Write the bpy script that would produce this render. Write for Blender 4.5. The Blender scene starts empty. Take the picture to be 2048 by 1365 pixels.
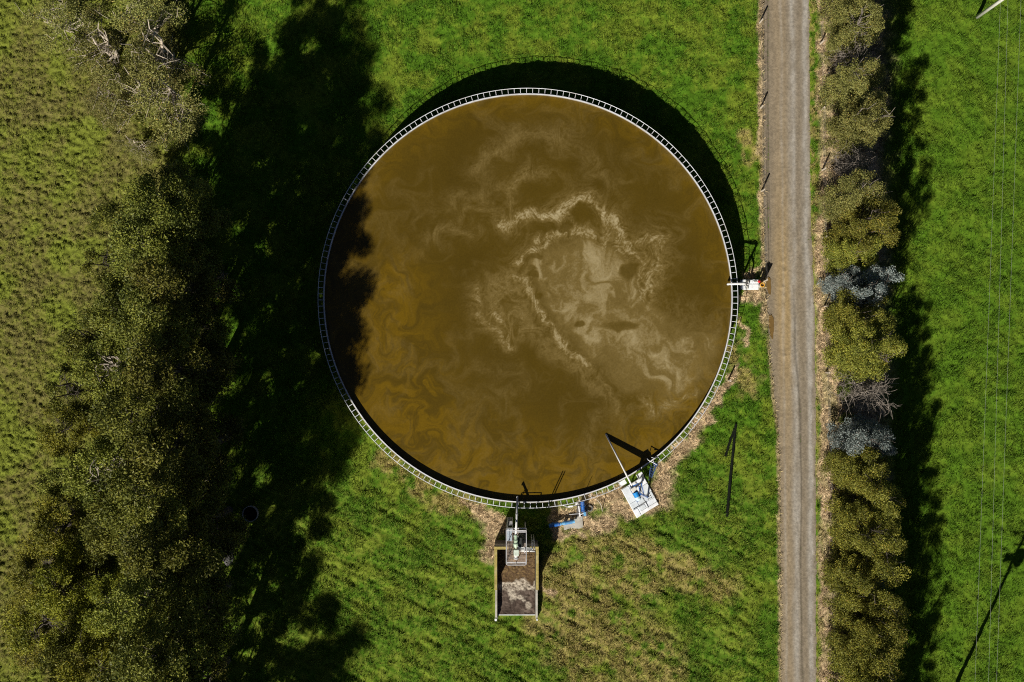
import bpy, math, random
import numpy as np
from mathutils import Vector, Matrix

R_ = math.radians
random.seed(7)
RNG = np.random.default_rng(11)
SC = bpy.context.scene
COL = SC.collection

# ------------------------------------------------------------------ survey
# The photo is a straight-down drone picture; G metres of ground per photo
# pixel and the flying height H turn map positions into world metres.
G, H, CX, CY = 0.04, 100.0, 1024.0, 682.5
ELEV, SDX, SDY = R_(39.0), 0.418, 0.908           # sun height, direction shadows fall


def P(px, py, z=0.0):
    k = G * (H - z) / H
    return Vector(((px - CX) * k, (CY - py) * k, z))


def PG(px, py):                                   # ground map position
    return ((px - CX) * G, (CY - py) * G)


# ------------------------------------------------------------------ noise
_T = np.random.default_rng(5).random((256, 256))


def vnoise(x, y, s=0):
    x = np.asarray(x, float) + s * 17.31
    y = np.asarray(y, float) + s * 9.73
    xi, yi = np.floor(x).astype(int), np.floor(y).astype(int)
    fx, fy = x - xi, y - yi
    fx = fx * fx * fx * (fx * (fx * 6 - 15) + 10)
    fy = fy * fy * fy * (fy * (fy * 6 - 15) + 10)
    a, b = _T[xi & 255, yi & 255], _T[(xi + 1) & 255, yi & 255]
    c, d = _T[xi & 255, (yi + 1) & 255], _T[(xi + 1) & 255, (yi + 1) & 255]
    return (a * (1 - fx) + b * fx) * (1 - fy) + (c * (1 - fx) + d * fx) * fy


def fbm(x, y, o=4, s=0, g=0.5):
    t, a, n = 0, 1.0, 0
    c, sn = math.cos(0.6), math.sin(0.6)
    for i in range(o):
        t = t + a * vnoise(x, y, s + i * 3)
        n += a
        a *= g
        x, y = (x * c - y * sn) * 2.03, (x * sn + y * c) * 2.03
    return t / n


def ridge(x, y, o=3, s=0):
    t, a, n = 0, 1.0, 0
    for i in range(o):
        t = t + a * (1 - np.abs(2 * vnoise(x, y, s + i * 5) - 1))
        n += a
        a *= 0.55
        x, y = x * 2.1 + 3.3, y * 2.1 - 1.7
    return t / n


def sstep(a, b, x):
    t = np.clip((x - a) / (b - a), 0, 1)
    return t * t * (3 - 2 * t)


def seg_d(x, y, ax, ay, bx, by):
    dx, dy = bx - ax, by - ay
    L = dx * dx + dy * dy + 1e-9
    t = np.clip(((x - ax) * dx + (y - ay) * dy) / L, 0, 1)
    return np.hypot(x - ax - t * dx, y - ay - t * dy)


# ------------------------------------------------------------------ materials
MATS = {}


def nt(name):
    m = bpy.data.materials.new(name)
    m.use_nodes = True
    t = m.node_tree
    b = t.nodes['Principled BSDF']
    return m, t, b


def N(t, kind, **kw):
    n = t.nodes.new(kind)
    for k, v in kw.items():
        if k in n.inputs:
            n.inputs[k].default_value = v
        else:
            setattr(n, k, v)
    return n


def mat(name, col, rough=0.6, metal=0.0, var=0.25, scale=6.0, bump=0.0, spec=0.4, dirt=None, dirt_amt=0.3):
    """plain surface with uneven tone, optional dirt colour patches and bump"""
    if name in MATS:
        return MATS[name]
    m, t, b = nt(name)
    L = t.links
    tc = N(t, 'ShaderNodeTexCoord')
    n1 = N(t, 'ShaderNodeTexNoise', Scale=scale, Detail=6.0, Roughness=0.6)
    L.new(tc.outputs['Object'], n1.inputs['Vector'])
    r = N(t, 'ShaderNodeMapRange')
    r.inputs['From Min'].default_value = 0.3
    r.inputs['From Max'].default_value = 0.7
    r.inputs['To Min'].default_value = 1 - var
    r.inputs['To Max'].default_value = 1 + var
    L.new(n1.outputs['Fac'], r.inputs['Value'])
    mul = N(t, 'ShaderNodeMix', data_type='RGBA', blend_type='MULTIPLY')
    mul.inputs['Factor'].default_value = 1
    mul.inputs['A'].default_value = (*col, 1)
    L.new(r.outputs['Result'], mul.inputs['B'])
    out = mul.outputs['Result']
    if dirt:
        n2 = N(t, 'ShaderNodeTexNoise', Scale=scale * 0.37, Detail=8.0, Roughness=0.7)
        L.new(tc.outputs['Object'], n2.inputs['Vector'])
        r2 = N(t, 'ShaderNodeMapRange')
        r2.inputs['From Min'].default_value = 0.5
        r2.inputs['From Max'].default_value = 0.68
        r2.inputs['To Max'].default_value = dirt_amt
        L.new(n2.outputs['Fac'], r2.inputs['Value'])
        mx = N(t, 'ShaderNodeMix', data_type='RGBA')
        L.new(r2.outputs['Result'], mx.inputs['Factor'])
        L.new(out, mx.inputs['A'])
        mx.inputs['B'].default_value = (*dirt, 1)
        out = mx.outputs['Result']
    L.new(out, b.inputs['Base Color'])
    b.inputs['Roughness'].default_value = rough
    b.inputs['Metallic'].default_value = metal
    b.inputs['Specular IOR Level'].default_value = spec
    if bump:
        bp = N(t, 'ShaderNodeBump', Strength=bump, Distance=0.03)
        n3 = N(t, 'ShaderNodeTexNoise', Scale=scale * 5, Detail=5.0)
        L.new(tc.outputs['Object'], n3.inputs['Vector'])
        L.new(n3.outputs['Fac'], bp.inputs['Height'])
        L.new(bp.outputs['Normal'], b.inputs['Normal'])
    MATS[name] = m
    return m


def attr_mat(name, rough=0.9, spec=0.1, fine=18.0, fvar=0.35, translucent=0.0, objvar=0.0, bump=0.0):
    """surface whose own colour is stored per vertex (attribute 'col')"""
    m, t, b = nt(name)
    L = t.links
    a = N(t, 'ShaderNodeAttribute', attribute_name='col')
    tc = N(t, 'ShaderNodeTexCoord')
    out = a.outputs['Color']
    if fvar:
        n1 = N(t, 'ShaderNodeTexNoise', Scale=fine, Detail=5.0, Roughness=0.7)
        L.new(tc.outputs['Object'], n1.inputs['Vector'])
        r = N(t, 'ShaderNodeMapRange')
        r.inputs['From Min'].default_value = 0.3
        r.inputs['From Max'].default_value = 0.7
        r.inputs['To Min'].default_value = 1 - fvar
        r.inputs['To Max'].default_value = 1 + fvar
        L.new(n1.outputs['Fac'], r.inputs['Value'])
        mul = N(t, 'ShaderNodeMix', data_type='RGBA', blend_type='MULTIPLY')
        mul.inputs['Factor'].default_value = 1
        L.new(out, mul.inputs['A'])
        L.new(r.outputs['Result'], mul.inputs['B'])
        out = mul.outputs['Result']
        if bump:
            bp = N(t, 'ShaderNodeBump', Strength=bump, Distance=0.03)
            L.new(n1.outputs['Fac'], bp.inputs['Height'])
            L.new(bp.outputs['Normal'], b.inputs['Normal'])
    if objvar:
        oi = N(t, 'ShaderNodeObjectInfo')
        hs = N(t, 'ShaderNodeHueSaturation')
        r3 = N(t, 'ShaderNodeMapRange')
        r3.inputs['To Min'].default_value = 1 - objvar
        r3.inputs['To Max'].default_value = 1 + objvar
        L.new(oi.outputs['Random'], r3.inputs['Value'])
        r4 = N(t, 'ShaderNodeMapRange')
        r4.inputs['To Min'].default_value = 0.5 - objvar * 0.05
        r4.inputs['To Max'].default_value = 0.5 + objvar * 0.05
        L.new(oi.outputs['Random'], r4.inputs['Value'])
        L.new(r3.outputs['Result'], hs.inputs['Value'])
        L.new(r4.outputs['Result'], hs.inputs['Hue'])
        L.new(out, hs.inputs['Color'])
        out = hs.outputs['Color']
    L.new(out, b.inputs['Base Color'])
    b.inputs['Roughness'].default_value = rough
    b.inputs['Specular IOR Level'].default_value = spec
    if translucent:
        tr = N(t, 'ShaderNodeBsdfTranslucent')
        L.new(out, tr.inputs['Color'])
        ms = N(t, 'ShaderNodeMixShader')
        ms.inputs['Fac'].default_value = translucent
        L.new(b.outputs['BSDF'], ms.inputs[1])
        L.new(tr.outputs['BSDF'], ms.inputs[2])
        L.new(ms.outputs['Shader'], t.nodes['Material Output'].inputs['Surface'])
    return m


# ------------------------------------------------------------------ mesh kit
def tag(o, label=None, cat=None, group=None, kind=None):
    if label: o['label'] = label
    if cat: o['category'] = cat
    if group: o['group'] = group
    if kind: o['kind'] = kind
    return o


def link(name, me, parent=None):
    o = bpy.data.objects.new(name, me)
    COL.objects.link(o)
    if parent is not None:
        o.parent = parent
    return o


def thing(name, label, cat, loc=(0, 0, 0), group=None):
    o = bpy.data.objects.new(name, None)
    COL.objects.link(o)
    o.location = loc
    o.empty_display_size = 0.5
    tag(o, label, cat, group)
    return o


def np_mesh(name, V, F, m, col=None, smooth=False):
    """V (n,3), F (k,3|4) integer arrays -> mesh with optional vertex colours"""
    V = np.asarray(V, np.float32)
    F = np.asarray(F, np.int32)
    me = bpy.data.meshes.new(name)
    k = F.shape[1]
    me.vertices.add(len(V))
    me.vertices.foreach_set('co', V.ravel())
    me.loops.add(F.size)
    me.loops.foreach_set('vertex_index', F.ravel())
    me.polygons.add(len(F))
    me.polygons.foreach_set('loop_start', np.arange(0, F.size, k, dtype=np.int32))
    if smooth:
        me.polygons.foreach_set('use_smooth', np.ones(len(F), bool))
    me.update(calc_edges=True)
    if col is not None:
        a = me.attributes.new('col', 'FLOAT_COLOR', 'POINT')
        c4 = np.ones((len(V), 4), np.float32)
        c4[:, :3] = col
        a.data.foreach_set('color', c4.ravel())
    me.materials.append(m)
    return me


class MB:
    def __init__(s):
        s.v, s.f = [], []

    def add(s, vs, fs):
        o = len(s.v)
        s.v += [tuple(v) for v in vs]
        s.f += [tuple(i + o for i in f) for f in fs]
        return s

    def box(s, c, size, M=None, rz=0.0):
        x, y, z = [q / 2 for q in size]
        pts = [Vector((sx * x, sy * y, sz * z)) for sz in (-1, 1) for sy in (-1, 1) for sx in (-1, 1)]
        if M is None:
            M = Matrix.Rotation(rz, 3, 'Z')
        pts = [M @ p + Vector(c) for p in pts]
        return s.add(pts, [(0, 2, 3, 1), (4, 5, 7, 6), (0, 1, 5, 4), (2, 6, 7, 3), (0, 4, 6, 2), (1, 3, 7, 5)])

    def beam(s, a, b, w, h):
        """rectangular bar from a to b, w wide sideways and h deep"""
        a, b = Vector(a), Vector(b)
        d = b - a
        z = d.normalized()
        up = Vector((0, 0, 1)) if abs(z.z) < 0.95 else Vector((0, 1, 0))
        x = up.cross(z).normalized()
        y = z.cross(x)
        M = Matrix((x, y, z)).transposed()
        return s.box((a + b) / 2, (w, h, d.length), M)

    def tube(s, pts, r, n=8, caps=True):
        pts = [Vector(p) for p in pts]
        rs = r if isinstance(r, (list, tuple)) else [r] * len(pts)
        vs, prev = [], None
        for i, p in enumerate(pts):
            d = (pts[min(i + 1, len(pts) - 1)] - pts[max(i - 1, 0)])
            d = d.normalized() if d.length > 1e-9 else Vector((0, 0, 1))
            if prev is None:
                u = d.orthogonal().normalized()
            else:
                u = prev - d * prev.dot(d)
                u = u.normalized() if u.length > 1e-6 else d.orthogonal().normalized()
            prev = u
            w = d.cross(u)
            for k in range(n):
                a = 2 * math.pi * k / n
                vs.append(p + (u * math.cos(a) + w * math.sin(a)) * rs[i])
        fs = []
        for i in range(len(pts) - 1):
            for k in range(n):
                q = (k + 1) % n
                fs.append((i * n + k, i * n + q, (i + 1) * n + q, (i + 1) * n + k))
        if caps:
            fs.append(tuple(range(n))[::-1])
            fs.append(tuple((len(pts) - 1) * n + k for k in range(n)))
        return s.add(vs, fs)

    def lathe(s, c, prof, n=24, axis=None):
        """prof: (radius, height) pairs, revolved round z (or axis) through c"""
        c = Vector(c)
        M = Matrix.Identity(3) if axis is None else Vector(axis).to_track_quat('Z', 'Y').to_matrix()
        vs, fs = [], []
        for (r, h) in prof:
            for k in range(n):
                a = 2 * math.pi * k / n
                vs.append(c + M @ Vector((r * math.cos(a), r * math.sin(a), h)))
        for i in range(len(prof) - 1):
            for k in range(n):
                q = (k + 1) % n
                fs.append((i * n + k, i * n + q, (i + 1) * n + q, (i + 1) * n + k))
        return s.add(vs, fs)

    def prism(s, poly, z0, z1):
        n = len(poly)
        vs = [(p[0], p[1], z0) for p in poly] + [(p[0], p[1], z1) for p in poly]
        fs = [tuple(range(n))[::-1], tuple(range(n, 2 * n))]
        fs += [(i, (i + 1) % n, n + (i + 1) % n, n + i) for i in range(n)]
        return s.add(vs, fs)

    def build(s, name, m, parent=None, smooth=False, bevel=0.0):
        me = bpy.data.meshes.new(name)
        base = Vector(parent.location) if (parent is not None and parent.parent is None) else Vector((0, 0, 0))
        if parent is not None and parent.parent is not None:
            base = Vector(parent.parent.location) + Vector(parent.location)
        me.from_pydata([Vector(v) - base for v in s.v], [], s.f)
        me.materials.append(m)
        if smooth:
            for p in me.polygons:
                p.use_smooth = True
        me.validate()
        o = link(name, me, parent)
        if bevel:
            b = o.modifiers.new('bevel', 'BEVEL')
            b.width = bevel
            b.segments = 2
            b.limit_method = 'ANGLE'
        return o


def arc(c, r, a0, a1, n, z):
    return [(c[0] + r * math.cos(a0 + (a1 - a0) * i / n), c[1] + r * math.sin(a0 + (a1 - a0) * i / n), z) for i in range(n + 1)]


# ------------------------------------------------------------------ camera, light
cam = bpy.data.cameras.new('Camera')
cam.sensor_fit = 'HORIZONTAL'
cam.angle = 2 * math.atan(CX * G / H)
cam.clip_end = 5000
co = bpy.data.objects.new('Camera', cam)
COL.objects.link(co)
co.location = (0, 0, H)
SC.camera = co

w = bpy.data.worlds.new('World')
SC.world = w
w.use_nodes = True
wt = w.node_tree
sky = wt.nodes.new('ShaderNodeTexSky')
sky.sky_type = 'NISHITA'
sky.sun_disc = False
sky.sun_elevation = ELEV
SUN_AZ = math.atan2(-SDX, -SDY)                   # from +Y clockwise, to the sun
sky.sun_rotation = SUN_AZ
sky.air_density = 0.28
sky.dust_density = 0.3
sky.ozone_density = 1.5
wt.links.new(sky.outputs['Color'], wt.nodes['Background'].inputs['Color'])
wt.nodes['Background'].inputs['Strength'].default_value = 0.05
sl = bpy.data.lights.new('Sun', 'SUN')
sl.energy = 5.0
sl.angle = R_(0.5)
sl.color = (1.0, 0.94, 0.84)
so = bpy.data.objects.new('Sun', sl)
COL.objects.link(so)
dirv = Vector((SDX * math.cos(ELEV), SDY * math.cos(ELEV), -math.sin(ELEV)))
so.rotation_euler = dirv.to_track_quat('-Z', 'Y').to_euler()
so.location = (-20, -40, 40)
SC.view_settings.view_transform = 'Standard'
SC.view_settings.look = 'None'
SC.view_settings.exposure = 0.22
SC.view_settings.gamma = 1.0
SC.cycles.use_denoising = False
SC.cycles.filter_width = 1.1

# ------------------------------------------------------------------ layout
TC = Vector((*PG(1055.0, 599.0), 0))              # tank centre
TR, TRO, TH, SZ = 15.84, 16.32, 2.90, 2.48        # wall radius, outer ring, rim height, slurry level
RYS = [-6000, -300, 0, 400, 560, 650, 720, 800, 860, 950, 1365, 1700, 7500]
RLX = [1526, 1526, 1526, 1528, 1530, 1535, 1541, 1549, 1556, 1560, 1562, 1562, 1562]
RRX = [1619, 1619, 1619, 1621, 1627, 1630, 1631, 1632, 1632, 1632, 1633, 1633, 1633]


def road_l(y): return np.interp(y, RYS, RLX)
def road_r(y): return np.interp(y, RYS, RRX)


LITTER = [(925, 1000, 960, 1015, 9), (965, 1025, 1000, 1050, 20), (985, 1050, 975, 1110, 16), (1110, 1020, 1120, 1075, 16),
          (1130, 1035, 1215, 1050, 24), (1120, 1065, 1170, 1075, 10), (1180, 1000, 1240, 990, 22), (1230, 1020, 1330, 1000, 26),
          (1300, 1000, 1330, 950, 24), (1320, 940, 1390, 870, 17), (1390, 870, 1440, 790, 12), (1470, 735, 1440, 790, 9),
          (1478, 640, 1490, 690, 8), (1488, 590, 1522, 590, 14), (1495, 550, 1525, 545, 8), (1085, 1170, 1100, 1185, 8)]
DRY = [(1120, 1120, 1290, 1180, 40), (1120, 1170, 1300, 1330, 75), (1180, 1090, 1300, 1110, 34), (870, 990, 945, 1010, 22),
       (1330, 1130, 1440, 1180, 36), (1460, 700, 1500, 770, 22), (1090, 1240, 1180, 1365, 40), (1490, 280, 1515, 330, 18),
       (770, 920, 900, 1010, 24)]


def masks(px, py):
    """surface kinds on the ground map (photo pixels): litter, dry, rough, bare"""
    wx = px + (fbm(px / 22, py / 22, 3, 1) - 0.5) * 34
    wy = py + (fbm(px / 22, py / 22, 3, 9) - 0.5) * 34
    lit = np.zeros_like(px)
    for a in LITTER:
        lit = np.maximum(lit, 1 - sstep(a[4] * 0.35, a[4] * 1.15, seg_d(wx, wy, *a[:4])))
    L, Rr = road_l(py), road_r(py)
    # strip between road and hedge, and under the hedge
    edge = Rr + np.interp(py, [0, 430, 480, 1365], [17, 15, 5, 8])
    n = fbm(px / 14, py / 30, 3, 4)
    hed = sstep(-6, 6, wx * 0.25 + px * 0.75 - edge + (n - 0.5) * 16) * (1 - sstep(1735, 1800, wx))
    hed = hed * (0.75 + 0.5 * sstep(0.35, 0.6, n))
    lit = np.maximum(lit, np.clip(hed, 0, 1))
    lv = 0.9 * (1 - sstep(4, 10, np.abs(px - (L - 4)) + (n - 0.5) * 14)) * (1 - sstep(640, 680, py))
    lv2 = (1 - sstep(2, 6, np.abs(px - (L - 1)) + (n - 0.5) * 6)) * sstep(640, 700, py)
    lit = np.maximum(lit, np.maximum(lv, lv2 * 0.8))
    dry = np.zeros_like(px)
    for a in DRY:
        dry = np.maximum(dry, (1 - sstep(a[4] * 0.5, a[4] * 1.5, seg_d(wx, wy, *a[:4]))) * 0.95)
    pn = fbm(px / 16, py / 16, 4, 21)
    dry = dry * sstep(0.36, 0.66, pn + dry * 0.12)
    strip = sstep(Rr - 4, Rr + 2, px) * (1 - sstep(Rr + 14, Rr + 24, px))
    dry = np.maximum(dry, strip * sstep(0.40, 0.60, fbm(px / 7, py / 12, 3, 25)) * 0.9)
    rough = 1 - sstep(330, 400, wx)
    return lit, dry, rough, n


def bare(px, py):
    """no grass can stand here"""
    x, y = (px - CX) * G, (CY - py) * G
    b = np.hypot(x - TC.x, y - TC.y) < TR + 0.1
    b |= (px > road_l(py) + 1) & (px < road_r(py) - 1)
    b |= (px > 988) & (px < 1077) & (py > 1068) & (py < 1236)
    b |= (px > 1484) & (px < 1518) & (py > 558) & (py < 579)
    b |= (px > 1127) & (px < 1167) & (py > 1034) & (py < 1058)
    b |= np.hypot(px - 1179, py - 1016) < 8
    b |= np.hypot(px - 504, py - 1027) < 15
    u, v = ((px - 1258) * 0.487 + (py - 1008) * 0.873, (px - 1295) * 0.84 - (py - 1022) * 0.54)
    b |= (np.abs((px - 1279.5) * 0.487 + (py - 994) * 0.873) < 33) & (np.abs((px - 1279.5) * 0.873 - (py - 994) * 0.487) < 25)
    return b


def gheight(px, py, lit, dry, rough):
    x, y = (px - CX) * G, (CY - py) * G
    h = (fbm(x / 0.50, y / 0.50, 3, 31) - 0.5) * (0.26 + 0.08 * dry)
    h += (fbm(x / 2.2, y / 2.2, 3, 37) - 0.5) * 0.22
    low = sstep(880, 1080, py) * (1 - sstep(1480, 1560, px))
    h += low * (fbm((x * 0.45 + y * 0.9) / 0.42, (x * 0.9 - y * 0.45) / 2.4, 3, 45) - 0.5) * 0.30
    hr = (fbm(x / 0.30, y / 0.25, 2, 41) - 0.5) * 0.40 + (fbm(x / 1.4, y / 1.4, 2, 43) - 0.5) * 0.1
    h = h * (1 - rough) + hr * rough
    h = h * (1 - 0.35 * lit) + 0.08
    onr = sstep(-3, 2, px - road_l(py)) * (1 - sstep(-2, 3, px - road_r(py)))
    inside = 1 - sstep(TR - 0.2, TR + 0.5, np.hypot(x - TC.x, y - TC.y))
    pad = (1 - sstep(0, 6, np.maximum(np.abs(px - 1032) - 46, np.abs(py - 1155) - 86)))
    flat = np.maximum(np.maximum(onr, inside), pad)
    return h * (1 - flat) - 0.03 * flat


# colours (surface albedo)
C_LUSH, C_LUSH2 = np.array([0.082, 0.180, 0.012]), np.array([0.168, 0.232, 0.022])
C_ROUGH, C_ROUGH2 = np.array([0.195, 0.212, 0.036]), np.array([0.182, 0.168, 0.050])
C_DRY, C_DRY2 = np.array([0.390, 0.320, 0.115]), np.array([0.235, 0.225, 0.048])
C_LIT, C_LIT2 = np.array([0.640, 0.490, 0.300]), np.array([0.300, 0.215, 0.120])


def gcolor(px, py, lit, dry, rough):
    a = fbm(px / 34, py / 34, 4, 51)[:, None]
    b = fbm(px / 5, py / 5, 3, 57)[:, None]
    lush = C_LUSH + (C_LUSH2 - C_LUSH) * np.clip((a - 0.36) * 2.8 + (b - 0.5) * 1.2, 0, 1)
    low = (sstep(860, 1050, py) * (1 - sstep(1480, 1600, px)) * 0.45)[:, None]
    lush = lush + (np.array([0.200, 0.235, 0.040]) - lush) * low * np.clip(0.5 + (b - 0.5) * 2.5, 0, 1)
    right = sstep(1700, 1900, px)[:, None]
    lush = lush + (np.array([0.098, 0.188, 0.013]) - lush) * right * 0.6
    c2 = fbm(px / 60, py / 60, 4, 61)[:, None]
    ro = C_ROUGH + (C_ROUGH2 - C_ROUGH) * np.clip((c2 - 0.5) * 2.0 + 0.45 + (b - 0.5) * 2.2, 0, 1)
    ro = ro + (C_LUSH2 * 1.1 - ro) * np.clip((0.44 - c2) * 3 + (a - .5) * 0.7, 0, 0.35)
    dr = C_DRY + (C_DRY2 - C_DRY) * np.clip((b - 0.35) * 2.4, 0, 1)
    li = C_LIT2 + (C_LIT - C_LIT2) * np.clip((b - 0.30) * 2.6, 0, 1)
    c = lush * (1 - rough[:, None]) + ro * rough[:, None]
    c = c * (1 - dry[:, None]) + dr * dry[:, None]
    c = c * (1 - lit[:, None]) + li * lit[:, None]
    return c * (0.8 + 0.4 * b)


# ------------------------------------------------------------------ ground sheet
def axis(lo, hi, d, far):
    mid = np.arange(lo, hi + d / 2, d)
    out, s, q = [], d * 2, hi
    while q < far:
        q += s
        s *= 1.13
        out.append(q)
    lo_s, s, q = [], d * 2, lo
    while q > -far:
        q -= s
        s *= 1.13
        lo_s.append(q)
    return np.concatenate([lo_s[::-1], mid, out])


gx, gy = axis(-46, 46, 0.10, 1500), axis(-33, 33, 0.10, 1500)
XX, YY = np.meshgrid(gx, gy)
px, py = (XX / G + CX).ravel(), (CY - YY / G).ravel()
lit, dry, rough, _ = masks(px, py)
fade = ((np.abs(px - CX) < 1300) & (np.abs(py - CY) < 960)).astype(float)
gz = gheight(px, py, lit, dry, rough) * fade + (1 - fade) * 0.0
gc = gcolor(px, py, lit, dry, rough) * 0.80
V = np.stack([XX.ravel(), YY.ravel(), gz], 1)
nx_, ny_ = len(gx), len(gy)
ii = (np.arange(ny_ - 1)[:, None] * nx_ + np.arange(nx_ - 1)[None]).ravel()
F = np.stack([ii, ii + 1, ii + nx_ + 1, ii + nx_], 1)
M_GROUND = attr_mat('meadow ground', rough=0.95, spec=0.05, fine=9.0, fvar=0.35, bump=0.6)
tag(link('ground', np_mesh('ground', V, F, M_GROUND, gc, smooth=True)), kind='structure')


def ground_z(qx, qy):
    qx, qy = np.asarray(qx, float), np.asarray(qy, float)
    l, d, r, _ = masks(qx, qy)
    return gheight(qx, qy, l, d, r)


# ------------------------------------------------------------------ grass, litter
def slivers(cx, cy, cz, yaw, lean, length, width, col, jit):
    """one narrow leaning triangle per entry"""
    n = len(cx)
    dx, dy = np.cos(yaw), np.sin(yaw)
    hz, hr = length * np.cos(lean), length * np.sin(lean)
    V = np.zeros((n, 3, 3))
    V[:, 0] = np.stack([cx - dy * width / 2, cy + dx * width / 2, cz], 1)
    V[:, 1] = np.stack([cx + dy * width / 2, cy - dx * width / 2, cz], 1)
    V[:, 2] = np.stack([cx + dx * hr, cy + dy * hr, cz + hz], 1)
    c = np.repeat(col * jit[:, None], 3, axis=0)
    return V.reshape(-1, 3), np.arange(3 * n).reshape(-1, 3), c


def scatter(n, blades, seed, want, hug=False):
    rng = np.random.default_rng(seed)
    qx, qy = rng.uniform(-90, 2140, n), rng.uniform(-90, 1460, n)
    l, d, r, _ = masks(qx, qy)
    keep = (~bare(qx, qy)) & (rng.random(n) < want(l, d, r))
    qx, qy, l, d, r = [a[keep] for a in (qx, qy, l, d, r)]
    z = gheight(qx, qy, l, d, r)
    if hug:
        k2 = rng.random(len(z)) < np.clip(0.5 + (z - 0.08) * 5.5, 0.12, 1)
        qx, qy, l, d, r, z = [a[k2] for a in (qx, qy, l, d, r, z)]
    c = gcolor(qx, qy, l, d, r)
    rep = lambda a: np.repeat(a, blades, axis=0)
    m = len(qx) * blades
    x = rep((qx - CX) * G) + rng.normal(0, 0.05, m)
    y = rep((CY - qy) * G) + rng.normal(0, 0.05, m)
    return rng, m, x, y, rep(z), rep(c), rep(l), rep(d), rep(r)


M_GRASS = attr_mat('grass blades', rough=0.7, spec=0.15, fvar=0.0, translucent=0.25)
rng, m, x, y, z, c, l, d, r = scatter(560000, 3, 3, lambda l, d, r: np.clip(1.05 - l * 1.1, 0, 1), True)
tall = 0.6 + 1.0 * fbm(x / 0.9, y / 0.9, 2, 71)
V, F, c = slivers(x, y, z - 0.01, rng.uniform(0, 6.283, m), rng.uniform(0.35, 1.25, m), rng.uniform(0.10, 0.26, m) * tall * (1 + 0.3 * d) * (1 - 0.35 * r),
                  rng.uniform(0.03, 0.07, m), c, rng.uniform(0.62, 1.48, m))
tag(link('grass', np_mesh('grass', V, F, M_GRASS, c)), 'green pasture grass growing over the paddocks', 'grass', kind='stuff')

M_LITTER = attr_mat('dry litter', rough=0.9, spec=0.1, fvar=0.0, translucent=0.1)
rng, m, x, y, z, c, l, d, r = scatter(420000, 2, 4, lambda l, d, r: np.clip(l * 1.1 - 0.1, 0, 1) + 0.25 * d)
V, F, c = slivers(x, y, z + 0.01, rng.uniform(0, 6.283, m), rng.uniform(0.8, 1.5, m), rng.uniform(0.12, 0.40, m),
                  rng.uniform(0.02, 0.06, m), c, rng.uniform(0.45, 1.7, m))
tag(link('dry_litter', np_mesh('dry_litter', V, F, M_LITTER, c)), 'tan dead stalks and bark litter along the road, hedge and tank foot', 'litter', kind='stuff')

# ------------------------------------------------------------------ road
ry = np.concatenate([[-1200, -400, -120, -50], np.arange(-30, 30.01, 0.07), [50, 120, 400, 1200]])
us = np.linspace(0, 1, 60)
UU, RY = np.meshgrid(us, ry)
pyr = CY - RY / G
Lx, Rx = road_l(pyr), road_r(pyr)
pxr = Lx + (Rx - Lx) * UU
wob = (fbm(RY / 1.5, UU * 3, 3, 81) - 0.5)
pxr = pxr + wob * 5 * ((UU < 0.02) | (UU > 0.98))
X = (pxr - CX) * G
n1 = fbm(X / 0.25, RY / 0.9, 4, 83)
n2 = fbm(X / 0.12, RY / 0.12, 3, 85)
n3 = fbm(X / 0.5, RY / 5.0, 3, 87)


def band(c, wd):
    return np.exp(-((pxr - c - (n3 - 0.5) * 7) / wd) ** 2)


gA = band(np.interp(pyr, [0, 600, 760, 1365], [1584, 1586, 1592, 1594]), 7)
gB = band(np.interp(pyr, [0, 480, 600, 1365], [1611, 1612, 1619, 1624]), 6)
gC = band(np.interp(pyr, [0, 600, 1365], [1560, 1566, 1572]), 3) * 0.4
tanw = band(np.interp(pyr, [0, 500, 700, 1365], [1558, 1566, 1573, 1575]), 16)
yel = np.exp(-((pyr - 600) / 190.0) ** 2)
grey = np.clip((gA * 0.75 + gB + gC) * (0.4 + 1.2 * n1), 0, 1)
base = np.array([0.215, 0.178, 0.128])
tanc = np.array([0.270, 0.212, 0.136])
tany = np.array([0.325, 0.232, 0.108])
greyc = np.array([0.345, 0.325, 0.290])
e = lambda a: a[..., None]
colr = base + (tanc - base) * e(tanw * 0.8)
colr = colr + (tany - colr) * e(yel * np.clip(tanw * 1.2, 0, 1) * 0.8)
colr = colr + (greyc - colr) * e(grey * 0.8)
rut = band(1537, 2.2) * 0.7 * (1 - sstep(520, 640, pyr)) + band(np.interp(pyr, [0, 520, 700, 800, 1365], [1584, 1587, 1592, 1600, 1605]), 2.0) * 0.9 * sstep(520, 680, pyr)
colr = colr * e(1 - rut * 0.4) * e(0.72 + 0.56 * n2) * e(0.85 + 0.3 * n1)
tr = band(np.interp(pyr, [0, 560, 680, 1365], [1536, 1546, 1553, 1570]), 7) + band(np.interp(pyr, [0, 1365], [1548, 1606]), 4) * 0.8 \
    + band(np.interp(pyr, [0, 600, 1365], [1588, 1600, 1606]), 3) + band(np.interp(pyr, [0, 1365], [1616, 1629]), 3)
ridges = np.sin(2 * math.pi * (RY / 0.17 + X / 0.30)) * np.clip(tr, 0, 1) * (0.4 + n1)
zr = 0.012 + 0.05 * (1 - (2 * UU - 1) ** 2) * 0.6 + ridges * 0.024 + (n2 - 0.5) * 0.03 + (n1 - 0.5) * 0.03 - rut * 0.05 - (1 - tanw) * 0.012
for (ax, ay) in ((1564, 523), (1567, 542), (1565, 575), (1566, 592), (1569, 713), (1563, 835), (1565, 1082)):   # scuffed heaps
    zr = zr + 0.05 * np.exp(-(((pxr - ax) / 5) ** 2 + ((pyr - ay) / 4) ** 2))
V = np.stack([X.ravel(), RY.ravel(), zr.ravel()], 1)
nx_ = len(us)
ii = (np.arange(len(ry) - 1)[:, None] * nx_ + np.arange(nx_ - 1)[None]).ravel()
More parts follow.
